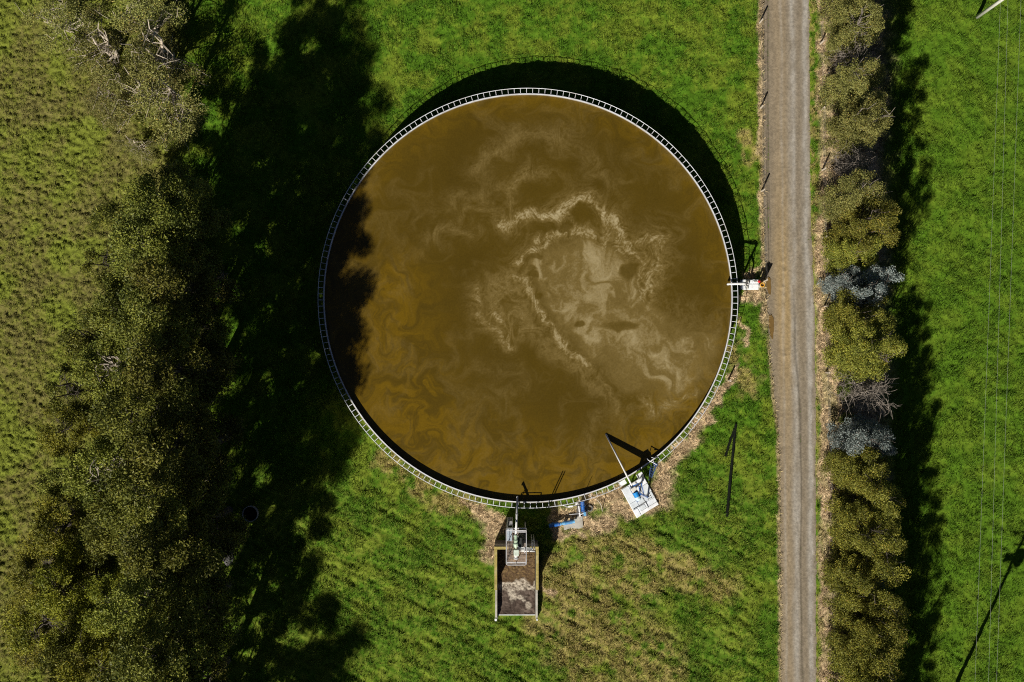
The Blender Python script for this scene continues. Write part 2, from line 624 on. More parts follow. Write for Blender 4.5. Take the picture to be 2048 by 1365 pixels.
F = np.stack([ii, ii + 1, ii + nx_ + 1, ii + nx_], 1)
M_ROAD = attr_mat('gravel road', rough=0.95, spec=0.1, fine=22.0, fvar=0.28, bump=0.5)
tag(link('road', np_mesh('road', V, F, M_ROAD, colr.reshape(-1, 3), smooth=True)), kind='structure')

M_PUDDLE = mat('muddy puddle', (0.17, 0.105, 0.035), rough=0.08, var=0.2, scale=1.5, spec=0.4)
for (a, b, rx, rw) in ((1537.5, 572, 4.6, 17), (1542.5, 652, 5.0, 24)):
    mb = MB()
    poly = []
    for k in range(40):
        t = 2 * math.pi * k / 40
        q = 1 + 0.12 * math.sin(3 * t + a) + 0.06 * math.sin(7 * t + b)
        poly.append(PG(a + rx * q * math.cos(t) + 0.12 * rw * math.sin(t) * 0.5, b + rw * q * math.sin(t)))
    mb.prism(poly, 0.0, 0.052)
    tag(mb.build('puddle', M_PUDDLE), kind='structure')

# ------------------------------------------------------------------ slurry
STROKES = [  # polyline, width, strength
    ([(1005, 446), (1030, 436), (1060, 430), (1090, 433), (1115, 431), (1135, 416), (1150, 401), (1172, 396), (1190, 404), (1206, 420), (1226, 436), (1240, 456), (1246, 480), (1262, 500)], 8, 1.0),
    ([(1018, 450), (1035, 462), (1050, 452)], 6, 0.5),
    ([(950, 342), (970, 322), (990, 306), (1010, 284), (1040, 270), (1080, 267), (1110, 275), (1140, 280)], 9, 0.42),
    ([(1140, 280), (1165, 300), (1190, 328), (1210, 358), (1240, 388), (1252, 412)], 7, 0.24),
    ([(1022, 420), (1020, 395), (1032, 366), (1046, 346), (1070, 339), (1088, 350)], 8, 0.50),
    ([(1020, 372), (990, 378), (962, 386), (940, 398), (910, 396), (904, 408)], 7, 0.35),
    ([(975, 400), (965, 415), (985, 432), (1005, 444)], 8, 0.4), ([(920, 435), (940, 415), (965, 415)], 6, 0.3),
    ([(852, 476), (880, 458), (898, 452), (935, 471)], 6, 0.38), ([(880, 458), (860, 480), (845, 500)], 6, 0.15),
    ([(935, 395), (925, 410), (900, 420), (850, 420)], 8, 0.14), ([(960, 470), (955, 440), (975, 430)], 8, 0.25),
    ([(1075, 486), (1100, 472), (1120, 461), (1150, 466), (1185, 468)], 8, 0.8),
    ([(1110, 432), (1110, 460)], 3, 0.5), ([(1140, 432), (1150, 450), (1153, 466)], 4, 0.6),
    ([(1036, 527), (1050, 516), (1075, 500), (1092, 488)], 5, 0.9), ([(1040, 510), (1060, 494), (1080, 484)], 4, 0.3),
    ([(1030, 558), (1048, 562), (1056, 580), (1066, 602), (1080, 622), (1096, 646), (1116, 676), (1142, 706), (1172, 728)], 6, 0.85),
    ([(1048, 562), (1060, 545), (1062, 528)], 7, 0.35),
    ([(1196, 410), (1215, 440), (1212, 470), (1205, 490)], 11, 0.62), ([(1225, 440), (1240, 470), (1235, 500), (1260, 525)], 12, 0.66),
    ([(1250, 495), (1285, 482), (1310, 478), (1318, 485)], 10, 0.66), ([(1308, 482), (1312, 505), (1306, 540), (1303, 565), (1288, 590)], 14, 0.78),
    ([(1270, 500), (1285, 530), (1290, 560), (1288, 580)], 15, 0.62),
    ([(958, 578), (950, 606), (960, 636), (985, 660), (1015, 684)], 8, 0.62), ([(982, 622), (1000, 640), (1012, 662), (1022, 690)], 4, 0.8),
    ([(970, 600), (985, 580), (1010, 572), (1030, 580)], 7, 0.4), ([(1110, 598), (1130, 604), (1150, 606), (1146, 618)], 4, 0.5),
    ([(1255, 690), (1290, 708), (1322, 728), (1335, 748)], 7, 0.42), ([(1284, 798), (1310, 822), (1330, 816), (1360, 794), (1388, 788)], 8, 0.6),
    ([(1172, 728), (1200, 758), (1222, 790), (1236, 822)], 5, 0.45), ([(1140, 706), (1180, 740), (1220, 785)], 14, 0.25),
    ([(1180, 350), (1210, 360), (1235, 375)], 6, 0.2), ([(1215, 300), (1235, 345), (1250, 390), (1262, 430)], 8, 0.12),
    ([(1290, 740), (1350, 745), (1395, 720)], 18, 0.25), ([(1205, 585), (1225, 600), (1255, 590)], 10, 0.25),
    ([(1180, 900), (1185, 880), (1180, 860), (1195, 830)], 6, 0.3), ([(990, 760), (1030, 740), (1050, 770)], 10, 0.12),
    ([(960, 730), (1000, 735), (1040, 730)], 8, 0.14), ([(980, 800), (1000, 790), (1030, 790)], 8, 0.14),
]
HOLES = [(1062, 392, 34, 32, 0), (1075, 456, 46, 11, -0.15), (1130, 455, 17, 10, 0), (1166, 430, 21, 25, 0.3), (1064, 544, 8, 6, 0), (1066, 557, 13, 8, 0),
         (1078, 598, 8, 7, 0), (1240, 652, 34, 10, 0), (1256, 545, 22, 16, -0.5), (1012, 612, 11, 22, 0), (1036, 655, 8, 20, 0), (945, 440, 18, 20, 0),
         (1000, 395, 14, 14, 0), (1068, 520, 20, 6, -0.6), (1065, 720, 16, 14, 0), (1160, 650, 12, 6, 0), (985, 535, 14, 12, 0)]
MILK = [(1044, 512), (1080, 486), (1130, 474), (1185, 470), (1225, 478), (1255, 500), (1282, 540), (1296, 590), (1330, 620), (1390, 650),
        (1445, 650), (1452, 700), (1425, 760), (1385, 785), (1330, 815), (1290, 795), (1245, 790), (1205, 755), (1165, 722), (1120, 670), (1085, 618), (1060, 570)]


def poly_sd(x, y, poly):
    d = np.full_like(x, 1e9)
    ins = np.zeros(x.shape, bool)
    for i in range(len(poly)):
        ax, ay = poly[i]
        bx, by = poly[(i + 1) % len(poly)]
        d = np.minimum(d, seg_d(x, y, ax, ay, bx, by))
        c = (ay > y) != (by > y)
        ins ^= c & (x < (bx - ax) * (y - ay) / (by - ay + 1e-12) + ax)
    return np.where(ins, d, -d)


def stir(px, py, amps=(46, 11, 2.6)):
    """carry the surface back along a slow eddying current, so edges draw out into filaments"""
    x, y = px.copy(), py.copy()
    for i in range(11):
        vx_, vy_ = np.zeros_like(x), np.zeros_like(x)
        for sc, amp, sd_ in ((48, amps[0], 201), (19, amps[1], 205), (8, amps[2], 209)):
            h_ = 0.06
            u, v = x / sc, y / sc
            vx_ += amp * (vnoise(u, v + h_, sd_) - vnoise(u, v - h_, sd_)) / (2 * h_)
            vy_ -= amp * (vnoise(u + h_, v, sd_) - vnoise(u - h_, v, sd_)) / (2 * h_)
        x = x - vx_ * 0.05
        y = y - vy_ * 0.05
    return x, y


HAZE = [(962, 545), (1036, 520), (1062, 560), (1060, 610), (1100, 660), (1170, 720), (1240, 800), (1260, 850), (1190, 800), (1110, 730), (1050, 690), (1000, 690), (958, 640)]


def slurry_fields(px, py):
    x, y = stir(px, py)
    sx_, sy_ = stir(px, py, (12, 4.5, 2.2))
    w1x, w1y = fbm(px / 60, py / 60, 3, 101) - 0.5, fbm(px / 60, py / 60, 3, 103) - 0.5
    th = np.arctan2(y - 590, x - 1150)
    rr = np.hypot(x - 1150, y - 590) + 1
    polar = fbm((th + np.log(rr) * 0.9) * 2.0 + w1x * 3, np.log(rr) * 5.5 + w1y * 3, 4, 111)
    iso = fbm(x / 34 + w1x * 2, y / 34 + w1y * 2, 4, 112)
    lin = fbm((x * 0.8 + y * 0.6) / 95 + w1x * 2, (y * 0.8 - x * 0.6) / 15 + w1y * 3, 4, 114)
    wl = sstep(640, 730, py)
    wp = sstep(90, 190, rr) * (1 - wl) * 0.6
    streak = iso * (1 - wp) * (1 - wl * 0.85) + polar * wp * (1 - wl * 0.85) + lin * wl * 0.85
    fil = ridge(x / 24, y / 24, 4, 113)
    fine = ridge(x / 6.0, y / 6.0, 3, 117)
    grain = vnoise(px / 1.7, py / 1.7, 119) * 0.6 + vnoise(px / 3.1, py / 3.1, 120) * 0.4
    f = np.zeros_like(px)
    lace = 0.55 * sstep(0.40, 0.80, fine) + 0.55 * sstep(0.38, 0.75, fil)
    for pl, wd, st in STROKES:
        d = np.full_like(px, 1e9)
        for (a, b), (c, e_) in zip(pl[:-1], pl[1:]):
            d = np.minimum(d, seg_d(sx_, sy_, a, b, c, e_))
        st = st * (0.72 + 0.22 * min(1, st))
        core = np.exp(-(d / (wd * 1.2)) ** 2)
        skirt = np.exp(-(d / (wd * 3.0)) ** 2)
        f = np.maximum(f, st * (0.42 * core * (0.45 + 0.55 * lace) * (0.6 + 0.8 * grain) + 0.42 * skirt * lace * (0.5 + grain)))
        f = np.maximum(f, (st - 0.55) * 1.15 * np.exp(-(d / (wd * 0.55)) ** 2) * (0.6 + 0.5 * fil))
    sd = poly_sd(sx_, sy_, MILK)
    milk = sstep(-8, 26, sd)
    m = milk * (0.58 + 0.30 * (sstep(0.30, 0.70, streak) - 0.45) + 0.22 * (grain - 0.5) + 0.14 * (fine - 0.5)) * (0.66 + 0.34 * sstep(0, 60, sd + (iso - 0.5) * 80))
    hz_ = sstep(-14, 30, poly_sd(sx_, sy_, HAZE)) * (0.20 + 0.55 * sstep(0.40, 0.75, fil * 0.6 + fine * 0.4)) * (0.6 + 0.8 * grain) * 0.55
    halo = sstep(-80, 20, sd) * (0.06 + 0.30 * sstep(0.45, 0.75, fil * 0.6 + fine * 0.4)) * (0.5 + grain) * 0.5
    f = np.maximum(np.maximum(f, m * 0.70), np.maximum(hz_ * 0.85, halo))
    f = f + 0.14 * milk * sstep(0.62, 0.86, fil) * sstep(0.45, 0.65, streak)
    for (hx, hy, ax, ay, ro) in HOLES:
        dx, dy = sx_ - hx, sy_ - hy
        c, s = math.cos(ro), math.sin(ro)
        q = np.hypot((dx * c + dy * s) / ax, (-dx * s + dy * c) / ay)
        f = f * (0.25 + 0.75 * sstep(0.72, 1.22, q + (fine - 0.5) * 0.12))
    # ochre currents along the lower left edge and rim
    R = np.hypot(px - 1056, py - 597)
    el = seg_d(px, py, 770, 590, 800, 760)
    for s_ in ((800, 760, 870, 900), (870, 900, 1060, 960), (1060, 960, 1240, 930), (1240, 930, 1380, 800)):
        el = np.minimum(el, seg_d(px, py, *s_) * (1.0 if s_[0] < 1000 else 1.35))
    och = np.exp(-(el / 85) ** 2) + 0.5 * sstep(330, 405, R)
    u, v = x * 2 - px + w1x * 70, y * 2 - py + w1y * 70
    cur = sstep(0.34, 0.70, fbm(u / 46, v / 26, 5, 121, 0.6))
    cur2 = ridge(u / 40, v / 22, 3, 127)
    och = och * (0.12 + 0.85 * cur + 0.45 * sstep(0.60, 0.85, cur2))
    weak = sstep(0.55, 0.85, ridge(x / 75, y / 75, 4, 131)) * (0.5 + 0.9 * grain) * (0.4 + lace) * 0.13
    return np.clip(f, 0, 1), np.clip(och, 0, 1.2), fil, streak, weak, fine


g_ = 0.052
q = np.arange(-TR - 0.1, TR + 0.1 + g_, g_)
QX, QY = np.meshgrid(q, q)
rad = np.hypot(QX, QY)
LIM = TR + 0.03
fac = np.where(rad > LIM, LIM / np.maximum(rad, 1e-6), 1)
vx, vy = (QX * fac + TC.x).ravel(), (QY * fac + TC.y).ravel()
n_ = len(q)
ii = (np.arange(n_ - 1)[:, None] * n_ + np.arange(n_ - 1)[None]).ravel()
F = np.stack([ii, ii + 1, ii + n_ + 1, ii + n_], 1)
rv = rad.ravel()
F = F[(rv[F] < LIM + g_ * 0.72).any(1) & ((rv[F] < LIM).sum(1) > 0)]
used = np.zeros(len(vx), int)
used[F.ravel()] = 1
idx = np.cumsum(used) - 1
vx, vy = vx[used == 1], vy[used == 1]
F = idx[F]
ks = G * (H - SZ) / H
spx, spy = vx / ks + CX, CY - vy / ks
foam, och, fil, streak, weak, fine = slurry_fields(spx, spy)
cb = np.array([0.074, 0.0470, 0.0048]) * (0.86 + 0.28 * fbm(spx / 90, spy / 90, 4, 141))[:, None]
co_ = np.array([0.150, 0.089, 0.0042])
cf = np.array([0.460, 0.395, 0.235])
cm = np.array([0.205, 0.148, 0.050])
cc = cb + (co_ - cb) * np.clip(och, 0, 1)[:, None] * 0.75
cc = cc + (cm - cc) * np.clip(weak, 0, 1)[:, None]
t1 = np.clip(foam * 1.9, 0, 1)[:, None]
t2 = np.clip((foam - 0.36) * 1.25, 0, 0.8)[:, None]
cc = cc + (cm - cc) * t1 * 0.85
cc = cc + (cf - cc) * t2
V = np.stack([vx, vy, np.full_like(vx, SZ) + foam * 0.012], 1)


def slurry_mat():
    m, t, b = nt('slurry')
    L = t.links
    a = N(t, 'ShaderNodeAttribute', attribute_name='col')
    tc = N(t, 'ShaderNodeTexCoord')
    n1 = N(t, 'ShaderNodeTexNoise', Scale=9.0, Detail=4.0, Roughness=0.75)
    L.new(tc.outputs['Object'], n1.inputs['Vector'])
    r = N(t, 'ShaderNodeMapRange')
    for k, v in (('From Min', 0.35), ('From Max', 0.65), ('To Min', 0.90), ('To Max', 1.12)):
        r.inputs[k].default_value = v
    L.new(n1.outputs['Fac'], r.inputs['Value'])
    mul = N(t, 'ShaderNodeMix', data_type='RGBA', blend_type='MULTIPLY')
    mul.inputs['Factor'].default_value = 1
    L.new(a.outputs['Color'], mul.inputs['A'])
    L.new(r.outputs['Result'], mul.inputs['B'])
    L.new(mul.outputs['Result'], b.inputs['Base Color'])
    b.inputs['Roughness'].default_value = 0.22
    b.inputs['Specular IOR Level'].default_value = 0.3
    return m


tag(link('slurry', np_mesh('slurry', V, F, slurry_mat(), cc, smooth=True)), kind='structure')

# ------------------------------------------------------------------ shared finishes
M_GALV = mat('galvanised steel', (0.62, 0.62, 0.64), rough=0.45, metal=0.35, var=0.18, scale=4, dirt=(0.25, 0.2, 0.14), dirt_amt=0.4)
M_WHITE = mat('white painted pipe', (0.80, 0.80, 0.78), rough=0.4, var=0.08, scale=3, dirt=(0.35, 0.3, 0.2), dirt_amt=0.35)
M_RING = mat('pale ring steel', (0.70, 0.72, 0.76), rough=0.5, metal=0.1, var=0.15, scale=2, dirt=(0.3, 0.22, 0.12), dirt_amt=0.5)
M_WALL = mat('tank plate', (0.34, 0.31, 0.24), rough=0.5, var=0.2, scale=0.8, dirt=(0.12, 0.09, 0.05), dirt_amt=0.6)
M_BLUE = mat('blue machine paint', (0.015, 0.115, 0.42), rough=0.35, var=0.2, scale=8, dirt=(0.25, 0.28, 0.32), dirt_amt=0.4)
M_SKY = mat('light blue paint', (0.13, 0.38, 0.64), rough=0.4, var=0.15, scale=8, dirt=(0.6, 0.65, 0.7), dirt_amt=0.5)
M_CONC = mat('weathered concrete', (0.46, 0.44, 0.39), rough=0.9, var=0.2, scale=2.5, bump=0.3, dirt=(0.20, 0.17, 0.12), dirt_amt=0.6)
M_PALE = mat('pale concrete', (0.76, 0.79, 0.81), rough=0.85, var=0.14, scale=3, bump=0.15, dirt=(0.36, 0.34, 0.30), dirt_amt=0.5)
M_YEL = mat('mossy yellow plank', (0.36, 0.29, 0.085), rough=0.85, var=0.35, scale=4, bump=0.4, dirt=(0.50, 0.44, 0.28), dirt_amt=0.6)
M_DARKC = mat('dark stained concrete', (0.10, 0.09, 0.085), rough=0.9, var=0.3, scale=2, bump=0.3)
M_RUB = mat('grey rubber', (0.15, 0.145, 0.14), rough=0.8, var=0.3, scale=20, dirt=(0.2, 0.17, 0.13), dirt_amt=0.5)
M_BLACK = mat('black rubber', (0.02, 0.02, 0.02), rough=0.7, var=0.2)
M_RED = mat('red valve paint', (0.62, 0.015, 0.02), rough=0.35, var=0.12)
M_ORG = mat('orange yellow rim', (0.85, 0.42, 0.03), rough=0.45, var=0.12)
M_GRN = mat('pale green machine paint', (0.46, 0.60, 0.44), rough=0.45, var=0.2, scale=10, dirt=(0.18, 0.2, 0.13), dirt_amt=0.6)
M_POST = mat('grey fence timber', (0.50, 0.43, 0.34), rough=0.9, var=0.3, scale=12, bump=0.4)
M_POLE = mat('pale pole', (0.66, 0.66, 0.58), rough=0.8, var=0.2, scale=6, dirt=(0.55, 0.40, 0.27), dirt_amt=0.5)
M_WIRE = mat('aluminium wire', (0.55, 0.57, 0.52), rough=0.4, metal=0.3, var=0.1)
M_FWIRE = mat('fence wire', (0.30, 0.29, 0.28), rough=0.5, metal=0.5, var=0.1)
M_SHADE = mat('shadow black', (0.010, 0.012, 0.009), rough=0.95, var=0.4, scale=5, bump=0.5, spec=0.05)  # near-black, a shadow's darkness put into the colour
M_BARK = mat('grey bark', (0.075, 0.062, 0.05), rough=0.95, var=0.45, scale=3, bump=0.5, dirt=(0.20, 0.17, 0.14), dirt_amt=0.5)
M_BUSH = mat('dark bush bark', (0.11, 0.09, 0.07), rough=0.95, var=0.4, scale=4)
M_DEAD = mat('bleached dead wood', (0.50, 0.43, 0.34), rough=0.9, var=0.35, scale=4, bump=0.3)
M_DEADG = mat('grey dead wood', (0.21, 0.18, 0.15), rough=0.9, var=0.35, scale=4, bump=0.3)

# ------------------------------------------------------------------ tank
tank = thing('slurry_tank', 'large round open steel tank filled with brown slurry, ringed by a ladder-like frame', 'tank', TC)
seg = 240
mb = MB()
mb.lathe(TC, [(TR + 0.10, -0.05), (TR + 0.10, TH - 0.06), (TR, TH - 0.06), (TR, -0.05)], seg)
for k in range(48):                               # bolted plate joints on the outside
    a = 2 * math.pi * k / 48
    c = TC + Vector((math.cos(a) * (TR + 0.108), math.sin(a) * (TR + 0.108), TH / 2 - 0.04))
    mb.box(c, (0.02, 0.14, TH - 0.16), rz=a)
wall = mb.build('tank_wall', M_WALL, tank, smooth=False)
mb = MB()
mb.lathe(TC, [(TR - 0.015, TH - 0.10), (TR - 0.015, TH + 0.01), (TR + 0.055, TH + 0.01), (TR + 0.055, TH - 0.02), (TR + 0.012, TH - 0.02), (TR + 0.012, TH - 0.059)], seg)
mb.build('rim', M_RING, wall)


def tang(px_, py_):                                # angle round the tank of an image position at rim height
    p = P(px_, py_, TH)
    return math.atan2(p.y - TC.y, p.x - TC.x)


A0, A1 = tang(1246, 972), tang(1303, 926)          # ring is interrupted by the mixer platform
if A0 < 0: A0 += 2 * math.pi
if A1 < 0: A1 += 2 * math.pi
mb = MB()
gap0, gap1 = min(A0, A1), max(A0, A1)
nn = 300
mb.tube(arc(TC, TRO, gap1, gap0 + 2 * math.pi, nn, TH - 0.05), 0.027, 6)
ringf = mb.build('stiffening_ring', M_RING, tank)
NR = 206
rungs = []
for k in range(NR):
    a = gap1 + 0.012 + (gap0 + 2 * math.pi - gap1 - 0.024) * k / (NR - 1)
    rungs.append(a)


def rung_geo(mb, a):
    u = Vector((math.cos(a), math.sin(a), 0))
    z = Vector((0, 0, TH - 0.055))
    mb.beam(TC + u * (TR + 0.104) + z, TC + u * (TRO - 0.03) + z, 0.038, 0.03)
    return mb


front = sorted(rungs, key=lambda a: math.sin(a))   # the hundred nearest the lower edge, where they stand out most
for a in front[:100]:
    rung_geo(MB(), a).build('rung', M_RING, ringf)
mb = MB()
for a in front[100:]:
    rung_geo(mb, a)
tag(mb.build('rungs', M_RING, ringf), kind='stuff')
for k in range(0, NR, 6):                          # raking brackets under the ring
    u = Vector((math.cos(rungs[k]), math.sin(rungs[k]), 0))
    mb = MB().beam(TC + u * (TR + 0.10) + Vector((0, 0, TH - 0.5)), TC + u * (TRO - 0.04) + Vector((0, 0, TH - 0.08)), 0.03, 0.03)
    mb.build('bracket', M_GALV, ringf)

# ------------------------------------------------------------------ manure bunker below the tank
HB, HL = 3.23, 0.85
kb = 1 - HB / H
yb0, yb1, ye, yf = CY + 411.5 * kb, CY + 416.5 * kb, CY + 498 * kb, CY + 553 * (1 - HL / H)   # back wall, end of tall walls, front (ground map)
xl0, xl1, xr0, xr1 = CX - 35 * kb, CX - 30 * kb, CX + 48 * kb, CX + 53 * kb
bunk = thing('manure_bunker', 'three-sided concrete bunker with yellow wall tops holding a brown manure heap', 'bunker', (*PG(1032, 1150), 0))


def rect(x0, y0, x1, y1):
    a, b = PG(x0, y0), PG(x1, y1)
    return [(a[0], b[1]), (b[0], b[1]), (b[0], a[1]), (a[0], a[1])]


bw = MB().prism(rect(xl0, yb0, xr1, yb1), -0.05, HB - 0.03).build('back_wall', M_DARKC, bunk, bevel=0.01)
MB().prism(rect(xl0 - 0.3, yb0 - 0.3, xr1 + 0.3, yb1 + 0.3), HB - 0.027, HB + 0.02).build('wall_cap', M_YEL, bw, bevel=0.01)
MB().prism(rect(xl0 + 1, yb0 - 1.6, xr1 - 1, yb0 - 0.08), HB - 1.1, HB - 0.1).build('waler', mat('grey timber board', (0.33, 0.30, 0.27), var=0.3, scale=3), bw)
for x0, x1 in ((xl0, xl1), (xr0, xr1)):
    sw = MB().prism(rect(x0, yb1 + 0.1, x1, ye), -0.05, HB - 0.03).build('side_wall', M_DARKC, bunk, bevel=0.01)
    MB().prism(rect(x0 - 0.25, yb1 + 0.45, x1 + 0.25, ye + 0.3), HB - 0.027, HB + 0.02).build('wall_cap', M_YEL, sw, bevel=0.01)
    MB().prism(rect(x0 + 0.4, ye + 0.1, x1 - 0.2, yf), -0.05, HL).build('low_wall', M_CONC, bunk, bevel=0.02)
    MB().tube([(*PG((x0 + x1) / 2, yf + 5), -0.1), (*PG((x0 + x1) / 2 + (0.8 if x0 > 1024 else -0.8), yf + 5.5), 0.75)], [0.13, 0.10] if x0 < 1024 else [0.08, 0.07], 10).build('gate_post', M_PALE, bunk)
MB().prism(rect(xl1 + 0.4, yf - 2.2, xr0 - 0.2, yf - 0.4), -0.02, 0.14).build('sill', M_PALE, bunk, bevel=0.015)
MB().prism(rect(xl1 + 0.1, yb1 + 0.1, xr0 - 0.1, yf - 2.3), -0.05, 0.05).build('floor_slab', M_DARKC, bunk)

# the heap: piled against the back wall, crusted white half way, thin dark muck in front
d_ = 0.045
hx = np.arange(PG(xl1, 0)[0] + 0.01, PG(xr0, 0)[0] - 0.005, d_)
hy = np.arange(PG(0, yf - 2.5)[1], PG(0, yb1)[1] - 0.01, d_)
HX, HY = np.meshgrid(hx, hy)
hpx, hpy = HX / G + CX, CY - HY / G
t = sstep(1168, 1090, hpy + (fbm(HX / 0.6, HY / 0.6, 3, 151) - 0.5) * 14)
hz = 0.10 + 0.70 * t + (fbm(HX / 0.14, HY / 0.14, 3, 153) - 0.5) * (0.10 + 0.16 * t)
n = fbm(HX / 0.5, HY / 0.5, 4, 155)
nf = fbm(HX / 0.10, HY / 0.10, 3, 157)
cw = sstep(1158, 1168, hpy + (n - .5) * 40) * (1 - sstep(1182, 1200, hpy + (n - .5) * 70 + np.abs(hpx - 1028) * 0.35))
cw = np.maximum(cw * sstep(0.36, 0.46, nf + 0.12), (1 - sstep(5, 9, np.hypot((hpx - 1057) * 1.3, (hpy - 1212) * 0.75) + (n - .5) * 9)) * 0.7)
ch = np.array([0.075, 0.045, 0.022]) + (np.array([0.165, 0.108, 0.042]) - np.array([0.075, 0.045, 0.022])) * e(np.clip((nf - 0.4) * 3, 0, 1) * sstep(1172, 1138, hpy))
cd = np.array([0.062, 0.044, 0.034]) * e(0.5 + 1.2 * n)
cd = cd + (np.array([0.16, 0.125, 0.10]) - cd) * e(sstep(0.56, 0.75, n) * 0.5)
mixf = sstep(1158, 1186, hpy)
chp = ch * e(1 - mixf) + cd * e(mixf)
chp = chp + (np.array([0.50, 0.44, 0.35]) - chp) * e(np.clip(cw * (0.45 + 0.75 * nf), 0, 1))
nx_ = len(hx)
ii = (np.arange(len(hy) - 1)[:, None] * nx_ + np.arange(nx_ - 1)[None]).ravel()
tag(link('manure_heap', np_mesh('manure_heap', np.stack([HX.ravel(), HY.ravel(), hz.ravel()], 1), np.stack([ii, ii + 1, ii + nx_ + 1, ii + nx_], 1),
                                attr_mat('manure', rough=0.85, spec=0.2, fine=14, fvar=0.4, bump=0.7), chp.reshape(-1, 3))),
    'brown manure heap with a white crust sloping down inside the concrete bunker', 'manure heap')

# ------------------------------------------------------------------ separator platform
ZD, ZT = 3.75, 4.8
plat = thing('separator_platform', 'galvanised steel platform with mesh deck and handrails above the bunker back wall', 'platform', (*PG(1032, 1070), 0))
kz = G * (H - ZT) / H
x0, x1 = (1012.6 - CX) * kz, (1052.8 - CX) * kz
y0, y1 = (CY - 1130.5) * kz, (CY - 1061.5) * kz
mb = MB()
for i in range(int((x1 - x0) / 0.075)):
    mb.box((x0 + 0.05 + i * 0.075, (y0 + y1) / 2, ZD), (0.022, y1 - y0 - 0.08, 0.03))
for i in range(int((y1 - y0) / 0.11)):
    mb.box(((x0 + x1) / 2, y0 + 0.06 + i * 0.11, ZD - 0.031), (x1 - x0 - 0.06, 0.022, 0.03))
mb.build('deck_grating', mat('rust stained grating', (0.40, 0.33, 0.28), rough=0.7, metal=0.2, var=0.3, dirt=(0.42, 0.20, 0.08), dirt_amt=0.8, scale=3), plat)
mb = MB()
for xx in (x0, x1):
    mb.beam((xx, y0, ZD - 0.07), (xx, y1, ZD - 0.07), 0.07, 0.14)
for yy in (y0, y1):
    mb.beam((x0 + 0.036, yy, ZD - 0.07), (x1 - 0.036, yy, ZD - 0.07), 0.07, 0.14)
mb.build('deck_frame', M_GALV, plat)
for (xx, yy) in ((x0 + 0.05, y1 - 0.05), (x1 - 0.05, y1 - 0.05), (x0 + 0.05, y0 + 0.6), (x1 - 0.05, y0 + 0.6)):
    MB().beam((xx, yy, 0.0), (xx, yy, ZD - 0.14), 0.09, 0.09).build('leg', M_GALV, plat)
r_ = 0.12
loop = [(x0, y1, ZT), (x0, y0 + r_, ZT), (x0 + r_ * 0.3, y0 + r_ * 0.3, ZT), (x0 + r_, y0, ZT), (x1 - r_, y0, ZT), (x1 - r_ * 0.3, y0 + r_ * 0.3, ZT), (x1, y0 + r_, ZT), (x1, y1, ZT)]
hr = MB().tube(loop, 0.032, 8).build('handrail', M_GALV, plat)
MB().tube([(p[0], p[1], ZT - 0.5) for p in loop], 0.022, 6).build('mid_rail', M_GALV, hr)
MB().tube([(x0, y1, ZT), (x1, y1, ZT)], 0.03, 8).build('top_rail', M_GALV, hr)
MB().tube([(x0 + 0.45, y1 - 0.14, ZT - 0.3), (x1, y1 - 0.14, ZT - 0.3)], 0.045, 8).build('cross_pipe', M_GALV, plat)
for (xx, yy) in ((x0, y0 + r_), (x1, y0 + r_), (x0, (y0 + y1) / 2), (x1, (y0 + y1) / 2), (x0, y1), (x1, y1), ((x0 + x1) / 2, y0)):
    MB().tube([(xx, yy, ZD - 0.1), (xx, yy, ZT)], 0.026, 6).build('rail_post', M_GALV, plat)
MB().box(((x0 + 0.03 + x0 + 0.44) / 2, y1 - 0.5, ZD + 0.03), (0.40, 0.92, 0.02)).build('tread_plate', mat('blue grey tread plate', (0.40, 0.46, 0.52), rough=0.5, metal=0.3, var=0.25, scale=14), plat)
st = MB()
for sx in (x0 + 0.06, x0 + 0.48):
    st.beam((sx, y1 + 0.34, 0.0), (sx, y1 + 0.06, ZD + 0.9), 0.04, 0.07)
lad = st.build('ladder', M_GALV, plat)
for i in range(11):
    q_ = i / 11
    MB().beam((x0 + 0.08, y1 + 0.34 - 0.28 * q_ * 0.8, 0.3 * i + 0.25), (x0 + 0.46, y1 + 0.34 - 0.28 * q_ * 0.8, 0.3 * i + 0.25), 0.03, 0.03).build('rung', M_GALV, lad)

# slurry feed pipe and screw-press separator
Zp = 4.6
fp = thing('feed_pipe', 'long white pipe running from the tank rim down to the separator platform', 'pipe', (*PG(1033, 1000), 0))
a, b_, c_ = P(1034.6, 996.5, 3.4), P(1033.6, 1030, 3.95), P(1031.6, 1071, Zp)
MB().tube([a, b_, c_], 0.078, 14).build('pipe', M_WHITE, fp, smooth=True)
MB().tube([a + Vector((0, 0.05, 0.02)), a + Vector((0, 0.07, -0.10)), a + Vector((0, 0.07, -0.16))], 0.075, 12).build('elbow', M_WHITE, fp, smooth=True)
pm = (b_ * 0.9 + c_ * 0.1)
ax_ = (c_ - b_).normalized()
MB().lathe(b_ - ax_ * 0.02, [(0.0, -0.05), (0.10, -0.05), (0.10, 0.05), (0, 0.05)], 14, ax_).build('flange', M_GALV, fp)
MB().beam(P(1033.8, 1018.5, TH), P(1033.8, 1018.5, 3.70), 0.05, 0.05).build('pipe_bracket', M_GALV, fp)

